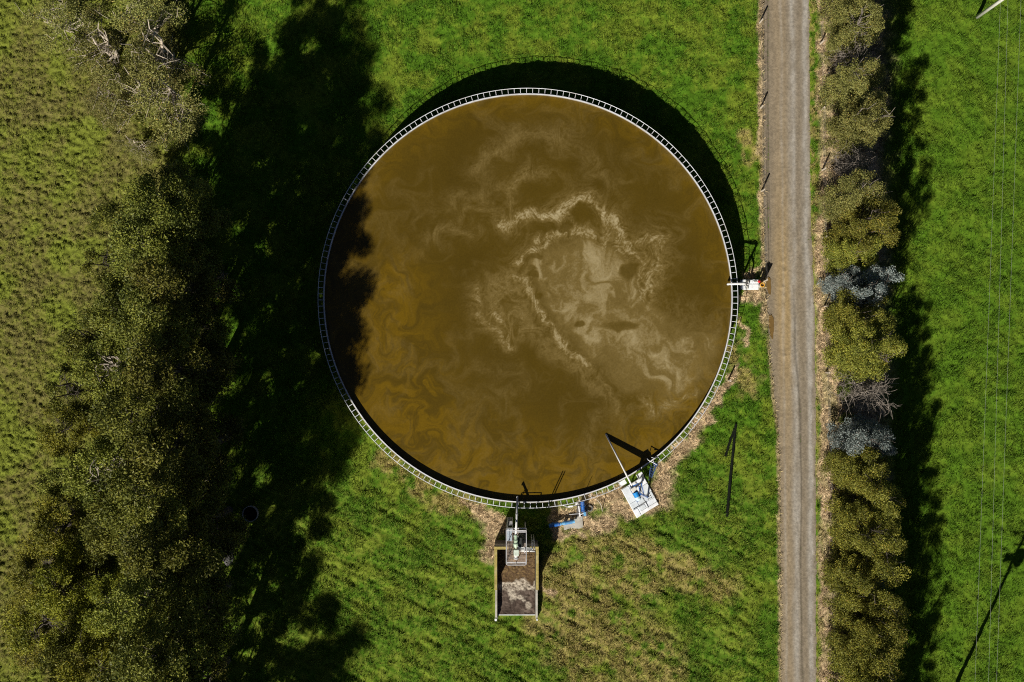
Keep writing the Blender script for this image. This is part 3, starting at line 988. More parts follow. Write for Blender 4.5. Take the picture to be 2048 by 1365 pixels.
sep = thing('screw_separator', 'pale green and white screw press separator standing on the bunker platform deck', 'separator', (*PG(1032, 1070), ZD + 0.02))
u = Vector((0, -1, 0))
s0 = P(1031.6, 1071.5, Zp)
mb = MB().lathe(s0, [(0.0, -0.02), (0.13, -0.02), (0.13, 0.06), (0.105, 0.06), (0.12, 0.30), (0.17, 0.36), (0.17, 0.42), (0.14, 0.44), (0.14, 0.56), (0.185, 0.62), (0.185, 0.70), (0.10, 0.92), (0.07, 0.98), (0, 0.98)], 20, u)
mb.build('screw_housing', M_GRN, sep, smooth=False)
s1 = s0 + u * 1.0
MB().box(s1 + u * 0.30 + Vector((0.04, 0, -0.05)), (0.40, 0.46, 0.40)).build('gearbox', mat('pale mint casing', (0.60, 0.68, 0.58), rough=0.5, var=0.2, scale=10, dirt=(0.2, 0.25, 0.18), dirt_amt=0.6), sep, bevel=0.03)
mb = MB().lathe(s1 + u * 0.54 + Vector((0.02, 0, -0.05)), [(0, 0), (0.17, 0), (0.17, 0.05), (0.13, 0.06), (0.13, 0.20), (0.19, 0.21), (0.19, 0.27), (0, 0.27)], 18, u)
mb.build('motor', M_WHITE, sep)
for sx in (-0.13, 0.16):
    for dy in (0.1, 0.85, 1.35):
        MB().beam(s0 + Vector((sx, -dy, -0.02)), Vector((s0.x + sx * 1.5, s0.y - dy, ZD + 0.02)), 0.05, 0.05).build('support_leg', M_GALV, sep)
MB().box(s0 + Vector((0.30, -0.55, -0.45)), (0.34, 0.7, 0.5)).build('shade_box', mat('black hopper', (0.02, 0.022, 0.02), rough=0.6), sep, bevel=0.03)  # near-black box added in place of the shade from machine and posts

dc = thing('discharge_chute', 'white horizontal trough and pipe leaving the separator towards the right bunker wall', 'chute', (*PG(1050, 1085), 0))
c0, c1 = P(1035, 1096.5, 4.35), P(1067, 1098.5, 4.1)
mb = MB().beam(c0, c1, 0.17, 0.05)
dr_ = (c1 - c0).normalized()
sd_ = dr_.cross(Vector((0, 0, 1))).normalized()
for s_ in (-1, 1):
    mb.beam(c0 + sd_ * s_ * 0.09 + Vector((0, 0, 0.06)), c1 + sd_ * s_ * 0.09 + Vector((0, 0, 0.06)), 0.02, 0.14)
mb.build('trough', M_WHITE, dc)
MB().tube([P(1041, 1102, 4.3), P(1070, 1103.2, 4.3)], 0.055, 12).build('pipe', M_WHITE, dc, smooth=True)
MB().beam(P(1048.5, 1095, 4.5), P(1049, 1106, 4.5), 0.07, 0.12).build('clamp', M_GALV, dc)

vp = thing('vent_pipes', 'pair of tall thin grey steel uprights at the right corner of the bunker back wall', 'vent pipes', (*PG(1061, 1057), 0))
for xq in (1065.3, 1069.8):
    q0 = P(xq, 1098.5, 7.2)
    MB().tube([(q0.x, q0.y, 0.0), (q0.x, q0.y, 7.2)], 0.042, 8).build('upright', M_GALV, vp, smooth=True)
q0, q1 = P(1065.3, 1098.5, 7.2), P(1069.8, 1098.5, 7.2)
MB().beam((q0.x + 0.04, q0.y, 3.3), (q1.x - 0.04, q1.y, 3.3), 0.05, 0.05).build('cross_bar', M_GALV, vp)

# ------------------------------------------------------------------ pump set
pump = thing('blue_pump', 'blue painted slurry pump with white valve boxes at the tank foot beside the tyre', 'pump', (*PG(1155, 1025), 0))
zc = 0.75
p0, p1 = P(1164.6, 1003, zc + 0.15), P(1166.6, 1024, zc)
axd = (p1 - p0).normalized()
MB().lathe(p0, [(0, 0), (0.19, 0), (0.19, 0.06), (0.15, 0.07), (0.165, 0.20), (0.165, 0.34), (0.21, 0.36), (0.21, 0.42), (0.14, 0.45), (0.14, 0.70), (0.18, 0.72), (0.18, 0.80), (0, 0.80)], 20, axd).build('pump_casing', M_BLUE, pump)
MB().box(P(1169.5, 1028, 0.62), (0.20, 0.30, 0.34), rz=0.1).build('junction_box', M_SKY, pump, bevel=0.02)
MB().beam(P(1157.2, 1012, 0.8), P(1160, 1034, 0.55), 0.09, 0.05).build('steel_bracket', M_GALV, pump)
MB().beam(P(1159, 1030.5, 0.6), P(1171, 1025.5, 0.7), 0.05, 0.05).build('cross_bracket', M_GALV, pump)
for (a, b_, s_) in ((1153.8, 1008, 0.24), (1139, 1013.4, 0.20), (1143.6, 1013, 0.16)):
    MB().box(P(a, b_, 1.25), (s_, 0.14, 0.2), rz=0.25).build('valve_box', M_WHITE, pump, bevel=0.015)
MB().tube([P(1126.5, 1010.5, 2.3), P(1131, 1012, 1.8), P(1134, 1014, 1.25), P(1146, 1012, 1.2), P(1160, 1008, 1.05)], 0.06, 10).build('suction_pipe', M_GALV, pump, smooth=True)
MB().tube([P(1138, 1029.5, 0.8), P(1158, 1027.6, 0.75)], 0.03, 8).build('tie_rod', M_GALV, pump)
MB().prism(rect(1153, 1005, 1175, 1033), -0.02, 0.22).build('plinth', M_DARKC, pump, bevel=0.02)
mp = P(1151, 1017, 1.2)
MB().tube([(mp.x, mp.y, 0.2), (mp.x, mp.y, 4.9)], 0.018, 6).build('mast', M_GALV, pump)
for q_ in (0.18, 0.62):
    z_ = p0 + axd * q_
    MB().box((z_.x, z_.y, 0.40), (0.26, 0.08, 0.42)).build('foot', M_BLUE, pump)

mot = thing('blue_motor', 'long blue electric motor lying on a broken concrete pad below the tank', 'motor', (*PG(1122, 1047), 0))
m0, m1 = P(1149.5, 1043, 0.55), P(1096, 1052.5, 0.55)
ad = (m1 - m0).normalized()
MB().lathe(m0, [(0, 0), (0.17, 0), (0.17, 0.05), (0.13, 0.05), (0.13, 0.16), (0.15, 0.18), (0.15, 0.86), (0.17, 0.88), (0.17, 0.94), (0.10, 0.96), (0.10, 1.10), (0.15, 1.12), (0.15, 1.18), (0, 1.18)], 20, ad).build('motor_body', M_SKY, mot)
MB().lathe(m0 + ad * 1.18, [(0.13, 0.0), (0.13, 0.05), (0.155, 0.06), (0.155, 0.88), (0.10, 0.92), (0.0, 0.92)], 20, ad).build('gear_unit', M_BLUE, mot)
mb = MB()
for k in range(9):
    t_ = 0.24 + k * 0.065
    mb.lathe(m0 + ad * t_, [(0.15, 0), (0.175, 0), (0.175, 0.015), (0.15, 0.015)], 20, ad)
mb.build('cooling_fins', M_BLUE, mot)
for t_ in (0.30, 0.78, 1.75):
    q_ = m0 + ad * t_
    MB().box((q_.x, q_.y, 0.24), (0.10, 0.34, 0.36), rz=math.atan2(ad.y, ad.x)).build('foot', M_BLUE, mot)
poly = [PG(*q_) for q_ in ((1164.5, 1027), (1166, 1054), (1158, 1057), (1141, 1056), (1128, 1060), (1127, 1050), (1140, 1046), (1152, 1034))]
tag(MB().prism(poly[::-1], -0.05, 0.22).build('concrete_pad', M_CONC, bevel=0.02), 'small ragged grey concrete pad under the end of the blue motor', 'concrete pad')

ty = thing('old_tyre', 'worn grey tyre lying flat on the litter right of the blue pump', 'tyre', (*PG(1179, 1016), 0.10))
prof = []
for k in range(17):
    t_ = 2 * math.pi * k / 16
    prof.append((0.215 + 0.065 * math.cos(t_), 0.12 + 0.10 * math.sin(t_)))
MB().lathe((*PG(1179, 1016), 0.10), prof, 28).build('tread', M_RUB, ty, smooth=True)
mb = MB()
for k in range(28):
    a = 2 * math.pi * k / 28
    c = Vector((*PG(1179, 1016), 0.22)) + Vector((math.cos(a), math.sin(a), 0)) * 0.281
    mb.box(c, (0.02, 0.03, 0.12), rz=a)
mb.build('tread_lugs', M_BLACK, ty)

hs = MB()
pts = [P(1176, 991, 2.75), P(1184, 994, 2.78), P(1192, 998.5, 2.4), P(1199, 1005, 1.6), P(1203, 1013, 0.8), P(1204.5, 1022, 0.12), P(1205.5, 1026, 0.08)]
sp_ = []
for i in range(len(pts) - 1):
    for t_ in (0, 0.33, 0.66):
        pa, pb, pc, pd = pts[max(i - 1, 0)], pts[i], pts[i + 1], pts[min(i + 2, len(pts) - 1)]
        sp_.append(0.5 * ((2 * pb) + (-pa + pc) * t_ + (2 * pa - 5 * pb + 4 * pc - pd) * t_ ** 2 + (-pa + 3 * pb - 3 * pc + pd) * t_ ** 3))
sp_.append(pts[-1])
tag(hs.tube(sp_, 0.03, 8).build('hose', mat('pale dusty hose', (0.52, 0.44, 0.36), rough=0.7), smooth=True), 'pale curved hose drooping from the tank ring to the litter', 'hose')

# ------------------------------------------------------------------ mixer platform (lower right of tank)
mx = thing('mixer_platform', 'white concrete slab set askew against the lower right of the tank', 'slab', (*PG(1279, 994), 0))
cs = [P(1242.3, 979.8, 0.3), P(1273.8, 1037, 0.3), P(1317, 1009, 0.3), P(1287.8, 952.6, 0.3)]
e1, e2 = (cs[1] - cs[0]), (cs[3] - cs[0])
MB().prism([(c.x, c.y) for c in cs], -0.05, 0.27).build('base_slab', M_PALE, mx, bevel=0.02)


def onslab(a, b, z=0.3):
    p = cs[0] + e1 * a + e2 * b
    return Vector((p.x, p.y, z))


rzs = math.atan2(e2.y, e2.x)
panels = [(0.02, 0.02, 0.50, 0.30), (0.52, 0.02, 0.72, 0.30), (0.74, 0.02, 0.98, 0.20), (0.02, 0.78, 0.22, 0.98), (0.24, 0.66, 0.50, 0.98), (0.52, 0.60, 0.70, 0.97),
          (0.72, 0.52, 0.86, 0.97), (0.88, 0.24, 0.98, 0.97), (0.74, 0.24, 0.86, 0.50), (0.52, 0.33, 0.70, 0.57)]
pal = [(0.66, 0.71, 0.75), (0.84, 0.86, 0.89), (0.76, 0.80, 0.85), (0.60, 0.65, 0.69)]
for i, (a0, b0, a1, b1) in enumerate(panels):
    q_ = [onslab(a0, b0), onslab(a1, b0), onslab(a1, b1), onslab(a0, b1)]
    cpal = pal[(i * 7) % 4]
    MB().prism([(v.x, v.y) for v in q_], 0.27, 0.305 + 0.006 * (i % 3)).build('slab_panel', mat('slab panel %d' % ((i * 7) % 4), cpal, rough=0.8, var=0.12, scale=4, dirt=(0.35, 0.34, 0.33), dirt_amt=0.4), mx, bevel=0.01)
mb = MB()
for (a0, b0, a1, b1) in ((0.02, 0.6, 0.5, 0.64), (0.50, 0.55, 0.9, 0.58), (0.71, 0.05, 0.71, 0.6)):
    mb.tube([onslab(a0, b0, 0.34), onslab((a0 + a1) / 2, (b0 + b1) / 2 + 0.02, 0.34), onslab(a1, b1, 0.34)], 0.022, 6)
mb.build('cable', M_BLACK, mx)
mb = MB()
for k in range(9):
    mb.box(onslab(0.55 + 0.05 * (k % 3) * 1.3, 0.72 + 0.05 * (k // 3) * 1.4, 0.33), (0.07, 0.05, 0.05), rz=rzs)
mb.build('anchor_bolts', M_DARKC, mx)
for (a, b_) in ((1246, 966), (1280, 951)):
    c = P(a, b_, 0.55)
    MB().box(c, (0.52, 0.36, 0.06), rz=math.atan2(e2.y, e2.x)).build('step_plate', M_PALE, mx, bevel=0.01)

mixer = thing('slurry_mixer', 'long white mixer shaft reaching over the rim into slurry from a blue steel stand', 'mixer', (*PG(1258, 965), 0.30))
tip, head = P(1211.5, 868.5, SZ + 0.02), P(1266.5, 977, 4.65)
dv = (head - tip).normalized()
MB().tube([tip, head], 0.065, 12).build('shaft', M_WHITE, mixer, smooth=True)
dn = Vector((0, 0, -1))
mb = MB()                                          # lower chord hung beneath the shaft
for f0, f1 in ((0.02, 0.98),):
    mb.beam(tip + (head - tip) * f0 + dn * 0.17 + Vector((0, 0, 0.05)), tip + (head - tip) * f1 + dn * 0.19, 0.05, 0.28)
mb.build('guard_rail', mat('grey shaft guard', (0.30, 0.32, 0.34), rough=0.6), mixer)
MB().box(head + dv * 0.12 + Vector((0, 0, -0.02)), (0.42, 0.40, 0.36), rz=rzs).build('gearbox', mat('cream gearbox', (0.66, 0.64, 0.58), rough=0.6, var=0.1), mixer, bevel=0.04)
ma = head + dv * 0.36 + Vector((0, 0, -0.03))
hd = Vector((dv.x, dv.y, 0)).normalized()
mo = MB().lathe(ma, [(0, 0), (0.25, 0), (0.25, 0.05), (0.22, 0.06), (0.22, 0.38), (0, 0.38)], 22, hd).build('motor', mat('bright blue motor', (0.02, 0.26, 0.66), rough=0.35, var=0.12), mixer)
MB().lathe(ma + hd * 0.382, [(0, 0), (0.225, 0), (0.225, 0.18), (0.16, 0.28), (0, 0.28)], 22, hd).build('fan_cowl', mat('pale blue cowl', (0.55, 0.72, 0.80), rough=0.4), mo)
MB().box(ma + hd * 0.2 + Vector((0.27, 0.02, 0.0)), (0.12, 0.18, 0.16), rz=rzs).build('terminal_box', M_BLUE, mo)
hub = head + dv * 0.12
feet = [onslab(0.06, 0.36), onslab(0.10, 0.90), onslab(0.56, 0.34), onslab(0.62, 0.74)]
tops = [hub + Vector((-0.12, 0.12, -0.2)), hub + Vector((0.14, 0.14, -0.2)), hub + Vector((-0.12, -0.16, -0.2)), hub + Vector((0.14, -0.14, -0.2))]
for f_, t_ in zip(feet, tops):
    MB().beam(f_, t_, 0.10, 0.10).build('leg', M_BLUE, mixer)
mb = MB()
for (i, j) in ((0, 1), (2, 3), (0, 2), (1, 3)):
    for q_ in (0.30, 0.62):
        mb.beam(feet[i].lerp(tops[i], q_), feet[j].lerp(tops[j], q_), 0.06, 0.06)
mb.build('brace', M_BLUE, mixer)
MB().beam(onslab(0.20, 0.42, 1.6), onslab(0.46, 0.62, 1.6), 0.30, 0.05).build('service_step', M_GALV, mixer)

acc = thing('access_ladder', 'dark blue steel ladder with a curved white handrail climbing to the tank rim', 'ladder', (*PG(1298, 950), 0))
la, lb = P(1297.5, 962, 0.02), P(1303, 957, 0.02)
ta, tb = P(1301.5, 931, TH + 0.15), P(1313.5, 930, TH + 0.15)
M_DBL = mat('dark blue steel', (0.03, 0.06, 0.16), rough=0.5, var=0.2)
for a, b_ in ((la, ta), (lb, tb)):
    MB().tube([a, b_], 0.035, 8).build('stile', M_DBL, acc)
for k in range(1, 9):
    MB().tube([la.lerp(ta, k / 9), lb.lerp(tb, k / 9)], 0.02, 6).build('rung', M_DBL, acc)
MB().box(P(1311, 929.5, TH + 0.16), (0.34, 0.22, 0.06), rz=-0.5).build('landing', M_DBL, acc)
MB().tube([P(1294.5, 917.5, TH + 0.38), P(1297, 921, TH + 0.42), P(1302, 923.5, TH + 0.42), P(1309, 927, TH + 0.42), P(1313.5, 930, TH + 0.5), tb], 0.032, 8).build('handrail', M_RING, acc, smooth=True)
MB().tube([P(1303, 915.5, TH + 0.1), P(1309, 916, TH + 0.1), P(1315, 914.5, TH + 0.03)], 0.03, 8).build('rim_rail', M_RING, acc, smooth=True)
MB().tube([P(1294.5, 917.5, TH + 0.38), P(1294.8, 918.5, TH + 0.01)], 0.03, 8).build('rail_post', M_DBL, acc)

# ------------------------------------------------------------------ filling bay at the right of the tank
bay = thing('filling_bay', 'raised pale concrete loading block between the tank and the gravel road', 'loading bay', (*PG(1500, 568), 0))
zb = 0.65
b0, b1 = P(1487, 559.5, zb), P(1517.5, 579.5, zb)
MB().prism([(b0.x, b1.y), (b1.x, b1.y), (b1.x, b0.y), (b0.x, b0.y)], -0.05, zb).build('block', M_PALE, bay, bevel=0.02)
b2 = P(1477.5, 558.5, zb)
MB().prism([(b2.x + 0.1, b1.y + 0.02), (b0.x - 0.01, b1.y + 0.02), (b0.x - 0.01, b0.y - 0.02), (b2.x + 0.1, b0.y - 0.02)], -0.05, zb - 0.12).build('rear_block', mat('tank shade block', (0.16, 0.18, 0.22), rough=0.9, var=0.2), bay)  # end next to the tank, with the tank's shade put into its colour
for (a, b_, c_, d2) in ((1491, 560.5, 1499, 565), (1500, 560.5, 1505, 566), (1506, 562, 1514, 566), (1493, 569, 1496.5, 578.5), (1498, 569, 1504, 578.8), (1505, 569, 1516.5, 578.8)):
    q0, q1 = P(a, b_, zb), P(c_, d2, zb)
    MB().prism([(q0.x, q1.y), (q1.x, q1.y), (q1.x, q0.y), (q0.x, q0.y)], zb - 0.002, zb + 0.05).build('slab_panel', M_PALE if a > 1496 else M_CONC, bay, bevel=0.01)

fill = thing('filling_pipe', 'white pipe bent over the right tank rim with two raking struts', 'pipe', (*PG(1480, 570), 0))
zf = 3.15
q_ = P(1456.5, 568.4, zf)
o_ = P(1489.5, 567.2, zf)
MB().tube([q_, P(1472, 567.9, zf), o_ + Vector((-0.12, 0, 0)), o_ + Vector((0, 0, -0.06)), o_ + Vector((0.02, 0, -0.25)), Vector((o_.x + 0.02, o_.y, 0.5))], [0.085, 0.09, 0.10, 0.10, 0.09, 0.085], 14).build('pipe', M_WHITE, fill, smooth=True)
MB().tube([q_ + Vector((0.04, 0, 0.02)), q_ + Vector((0.02, 0, -0.12)), q_ + Vector((0.02, 0, -0.4))], 0.095, 12).build('spout', M_WHITE, fill, smooth=True)
for (a, b_) in ((1493, 559.8), (1490.5, 578)):
    MB().tube([o_ + Vector((0, 0, -0.2)), P(a + 6, b_, zb)], 0.03, 8).build('strut', M_WHITE, fill)
MB().tube([o_ + Vector((0.02, 0, -0.9)), P(1495, 568.3, 1.6), P(1497.5, 569, 0.8)], [0.08, 0.07, 0.06], 10).build('branch_pipe', M_WHITE, fill, smooth=True)
mb = MB()
for k in range(3):
    mb.beam(P(1490 + k * 1.8, 564, 1.2 - 0.2 * k), P(1490.5 + k * 1.8, 577 - k, 1.2 - 0.2 * k), 0.04, 0.04)
mb.build('frame', mat('dark frame', (0.06, 0.07, 0.08), rough=0.6), fill)

vl = thing('red_valve', 'red round valve head on a short grey stem beside the yellow standpipe', 'valve', (*P(1517.5, 563.2, zb), ))
vb = P(1518.3, 563.2, 1.05)
MB().lathe(vb, [(0, -0.12), (0.08, -0.11), (0.115, -0.05), (0.12, 0.02), (0.09, 0.09), (0.04, 0.12), (0, 0.12)], 18).build('valve_head', M_RED, vl, smooth=True)
MB().tube([(vb.x, vb.y, 0.02), (vb.x, vb.y, 0.94)], 0.05, 10).build('stem', M_GALV, vl)
MB().tube([(vb.x + 0.03, vb.y, 0.85), (vb.x - 0.35, vb.y - 0.02, 0.85)], 0.05, 8).build('branch_pipe', M_CONC, vl)

spz = 1.55
sc_ = P(1524.8, 570.3, spz)
stp = thing('standpipe', 'upright open pipe with an orange yellow rim and brown water inside', 'standpipe', (sc_.x, sc_.y, 0))
MB().lathe((sc_.x, sc_.y, 0), [(0.165, -0.05), (0.165, spz - 0.04), (0.135, spz - 0.04), (0.135, 0.3)], 24).build('barrel', M_CONC, stp, smooth=False)
MB().lathe((sc_.x, sc_.y, 0), [(0.132, spz - 0.039), (0.132, spz + 0.02), (0.182, spz + 0.02), (0.182, spz - 0.08)], 24).build('rim', M_ORG, stp)
MB().lathe((sc_.x, sc_.y, 0), [(0.0, spz - 0.10), (0.134, spz - 0.10)], 24).build('water', M_PUDDLE, stp)

# ------------------------------------------------------------------ well, slab, isolated post, dark shadow bars
wc = PG(503, 1026.5)
well = thing('well_ring', 'concrete well ring full of dark water in the tree shade', 'well', (*wc, 0))
MB().lathe((*wc, 0), [(0.62, -0.1), (0.62, 0.6), (0.57, 0.6), (0.57, 0.1)], 40).build('ring', mat('pale well concrete', (0.30, 0.30, 0.29), rough=0.9, var=0.2, scale=3), well)
MB().lathe((*wc, 0), [(0.0, 0.42), (0.575, 0.42)], 40).build('water', mat('dark well water', (0.012, 0.012, 0.012), rough=0.08), well)
poly = [PG(*q_) for q_ in ((449, 1095), (464, 1098), (469, 1112), (466, 1127), (455, 1133), (446, 1120))]
tag(MB().prism(poly[::-1], -0.05, 0.24).build('stone_slab', mat('grey stone', (0.13, 0.125, 0.125), rough=0.9, var=0.25, scale=3, bump=0.3), bevel=0.05), 'flat grey stone slab lying in grass among the tree trunk shadows', 'stone')


def post(px_, py_, h, r, parent, lean=0.0, nm='post'):
    x, y = PG(px_, py_)
    mb = MB()
    mb.tube([(x, y, -0.1), (x + lean, y + lean * 0.5, h)], [r, r * 0.92], 9)
    return mb.build(nm, M_POST, parent)


ip = thing('lone_post', 'short grey post standing alone on litter below the right side of tank', 'post', (*PG(1456, 761), 0))
post(1456, 761, 1.15, 0.075, ip)
MB().lathe((*PG(1456, 761), 1.15), [(0.085, -0.02), (0.085, 0.03), (0, 0.06)], 9).build('post_cap', M_DEAD, ip)


def lay_shadow_bar(pts, r0, r1, label):  # dark tube laid on the grass in place of a shadow without visible source
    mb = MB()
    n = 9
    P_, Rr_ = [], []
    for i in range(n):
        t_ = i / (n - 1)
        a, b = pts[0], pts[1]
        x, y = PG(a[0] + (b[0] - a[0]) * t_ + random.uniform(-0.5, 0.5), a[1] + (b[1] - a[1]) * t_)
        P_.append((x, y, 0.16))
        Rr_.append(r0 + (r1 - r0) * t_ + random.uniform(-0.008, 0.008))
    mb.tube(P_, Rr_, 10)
    tag(mb.build('shadow_bar', M_SHADE), label, 'timber', 'dark bars standing in for a shadow on the grass')  # no real timber, the bars stand in for a shadow


lay_shadow_bar(((1453, 1033), (1471, 848)), 0.13, 0.10, 'long dark bar standing in for a shadow between tank and road')
lay_shadow_bar(((1449.5, 913), (1468, 858)), 0.11, 0.10, 'shorter dark bar standing in for the other arm of the shadow')

# ------------------------------------------------------------------ fences along the road
def fence(label, xs, grp):
    f = thing('wire_fence', label, 'fence', (*PG(xs[0][0], xs[0][1]), 0), grp)
    for i, (a, b) in enumerate(xs):
        post(a, b, 1.15 + 0.06 * ((i * 5) % 3), 0.07 + 0.01 * (i % 2), f, 0.03 * ((i % 3) - 1))
    for hgt in (0.35, 0.7, 1.05):
        mb = MB()
        mb.tube([(*PG(a + 1.8, b), hgt) for a, b in xs], 0.006, 5)
        mb.build('wire', M_FWIRE, f)
    return f


fence('post and wire fence along the left edge of the gravel road', [(1518, -290), (1518, -120), (1518.5, 47), (1520.5, 217), (1522.5, 383), (1527.5, 562)], 'roadside fences')
fence('post and wire fence between the gravel road and the hedge', [(1636, -180), (1637, -40), (1639.5, 89), (1642.5, 220), (1643.5, 341), (1645, 476), (1648, 613), (1651, 745), (1654, 872), (1657, 1008), (1659.5, 1143), (1661, 1282), (1662, 1420), (1662, 1550)], 'roadside fences')

# ------------------------------------------------------------------ power poles and lines
def power_pole(px_, py_, h, r, label, transformer=False, unseen=False):
    x, y = PG(px_, py_)
    o = thing('power_pole', label, 'power pole', (x, y, 0), 'power poles of the line')
    MB().tube([(x, y, -0.2), (x, y, h)], [r, r * 0.72], 14).build('pole', M_POLE, o, smooth=True)
    ca = MB().beam((x - 1.1, y, h - 0.35), (x + 1.1, y, h - 0.35), 0.12, 0.12).build('cross_arm', M_POST, o)
    for dx in (-0.95, -0.35, 0.95):
        MB().lathe((x + dx, y, h - 0.29), [(0.0, 0.0), (0.05, 0.0), (0.07, 0.05), (0.04, 0.08), (0.06, 0.12), (0.03, 0.18), (0, 0.18)], 10).build('insulator', M_RUB, ca)
    if transformer:
        MB().lathe((x + 0.42, y, h - 2.7), [(0, 0), (0.3, 0), (0.33, 0.06), (0.33, 0.85), (0.27, 0.95), (0, 0.98)], 16).build('transformer', M_GALV, o)
        MB().beam((x - 0.8, y, h - 2.2), (x + 0.8, y, h - 2.2), 0.2, 0.5).build('transformer_platform', M_GALV, o)
        MB().beam((x - 0.55, y, h - 1.2), (x + 0.55, y, h - 1.2), 0.1, 0.1).build('lower_arm', M_POST, o)
    return o


power_pole(1953.5, 35, 10.0, 0.15, 'pale round power pole leaning out of the upper right corner of photo')
power_pole(1902, 1389, 12.0, 0.16, 'power pole with a transformer whose long shadow crosses the lower right pasture', True)
ZW = 9.0
tops = [(2001, 0), (2016, 0), (2042, 0)]
bots = [(1950, 1365), (1977, 1365), (1993, 1365)]
names = ['leftmost thin power wire strung above the right pasture', 'middle thin power wire strung above the right pasture', 'rightmost thin power wire strung above the right pasture']
for (a, b), (c, d), lb_ in zip(tops, bots, names):
    pts = []
    for i in range(25):
        t_ = -0.45 + 1.9 * i / 24
        pts.append(P(a + (c - a) * t_, b + (d - b) * t_, ZW + 1.0 * (t_ - 0.5) ** 2))
    tag(MB().tube(pts, 0.0045, 5).build('power_wire', M_WIRE), lb_, 'power wire', 'power wires above the pasture')

# ------------------------------------------------------------------ trees
def limb(mb, a, b, r0, r1, rng, n=5, wob=0.08):
    a, b = Vector(a), Vector(b)
    L = (b - a).length
    pts, rs = [], []
    for i in range(n):
        t_ = i / (n - 1)
        p = a.lerp(b, t_)
        if 0 < i < n - 1:
            p += Vector(rng.normal(0, wob * L, 3))
        p.z += math.sin(t_ * math.pi) * 0.06 * L
        pts.append(p)
        rs.append(r0 + (r1 - r0) * t_)
    mb.tube(pts, rs, 6)
    return pts


def leaves(cent, rad, counts, size, rng, c_dark, c_light, droop=0.35, aspect=0.42):
    cs, rr = np.repeat(cent, counts, axis=0), np.repeat(rad, counts, axis=0)
    n = len(cs)
    d = rng.normal(size=(n, 3))
    d /= np.linalg.norm(d, axis=1)[:, None]
    q = rng.random(n) ** 0.42 * 1.03
    p = cs + d * (q[:, None] * rr)
    a = rng.normal(size=(n, 3))
    a[:, 2] -= droop
    a /= np.linalg.norm(a, axis=1)[:, None]
    b = np.cross(a, rng.normal(size=(n, 3)))
    b /= np.linalg.norm(b, axis=1)[:, None] + 1e-9
    s = size * rng.uniform(0.6, 1.4, n)
    A, B = a * s[:, None] * 0.5, b * (s * aspect)[:, None] * 0.5
    V = np.stack([p - A, p + B, p + A, p - B], 1).reshape(-1, 3)
    F = np.arange(4 * n).reshape(-1, 4)
    tone = np.repeat(rng.random(len(cent)), counts) * 0.62 + rng.random(n) * 0.38
    old = rng.random(n) < 0.06
    c = c_dark + (c_light - c_dark) * tone[:, None]
    c[old] = c[old] * (np.array([1.35, 1.0, 0.9]) if c_light[0] > 0.29 else np.array([1.2, 1.0, 0.9]))
    return V, F, np.repeat(c, 4, axis=0)


LEAF = {k: attr_mat('leaves ' + k, rough=0.55, spec=0.25, fvar=0.0, translucent=0.09, objvar=0.27) for k in ('yellow', 'gum', 'pale gum', 'gold', 'silver', 'green', 'grey')}
LCOL = {'yellow': ((0.085, 0.100, 0.010), (0.285, 0.275, 0.024)), 'gum': ((0.045, 0.060, 0.010), (0.255, 0.262, 0.040)), 'pale gum': ((0.120, 0.130, 0.032), (0.310, 0.300, 0.080)),
        'gold': ((0.078, 0.096, 0.014), (0.345, 0.335, 0.048)), 'silver': ((0.150, 0.190, 0.175), (0.400, 0.455, 0.430)),
        'green': ((0.070, 0.110, 0.020), (0.200, 0.230, 0.050)), 'grey': ((0.14, 0.125, 0.09), (0.30, 0.26, 0.19))}


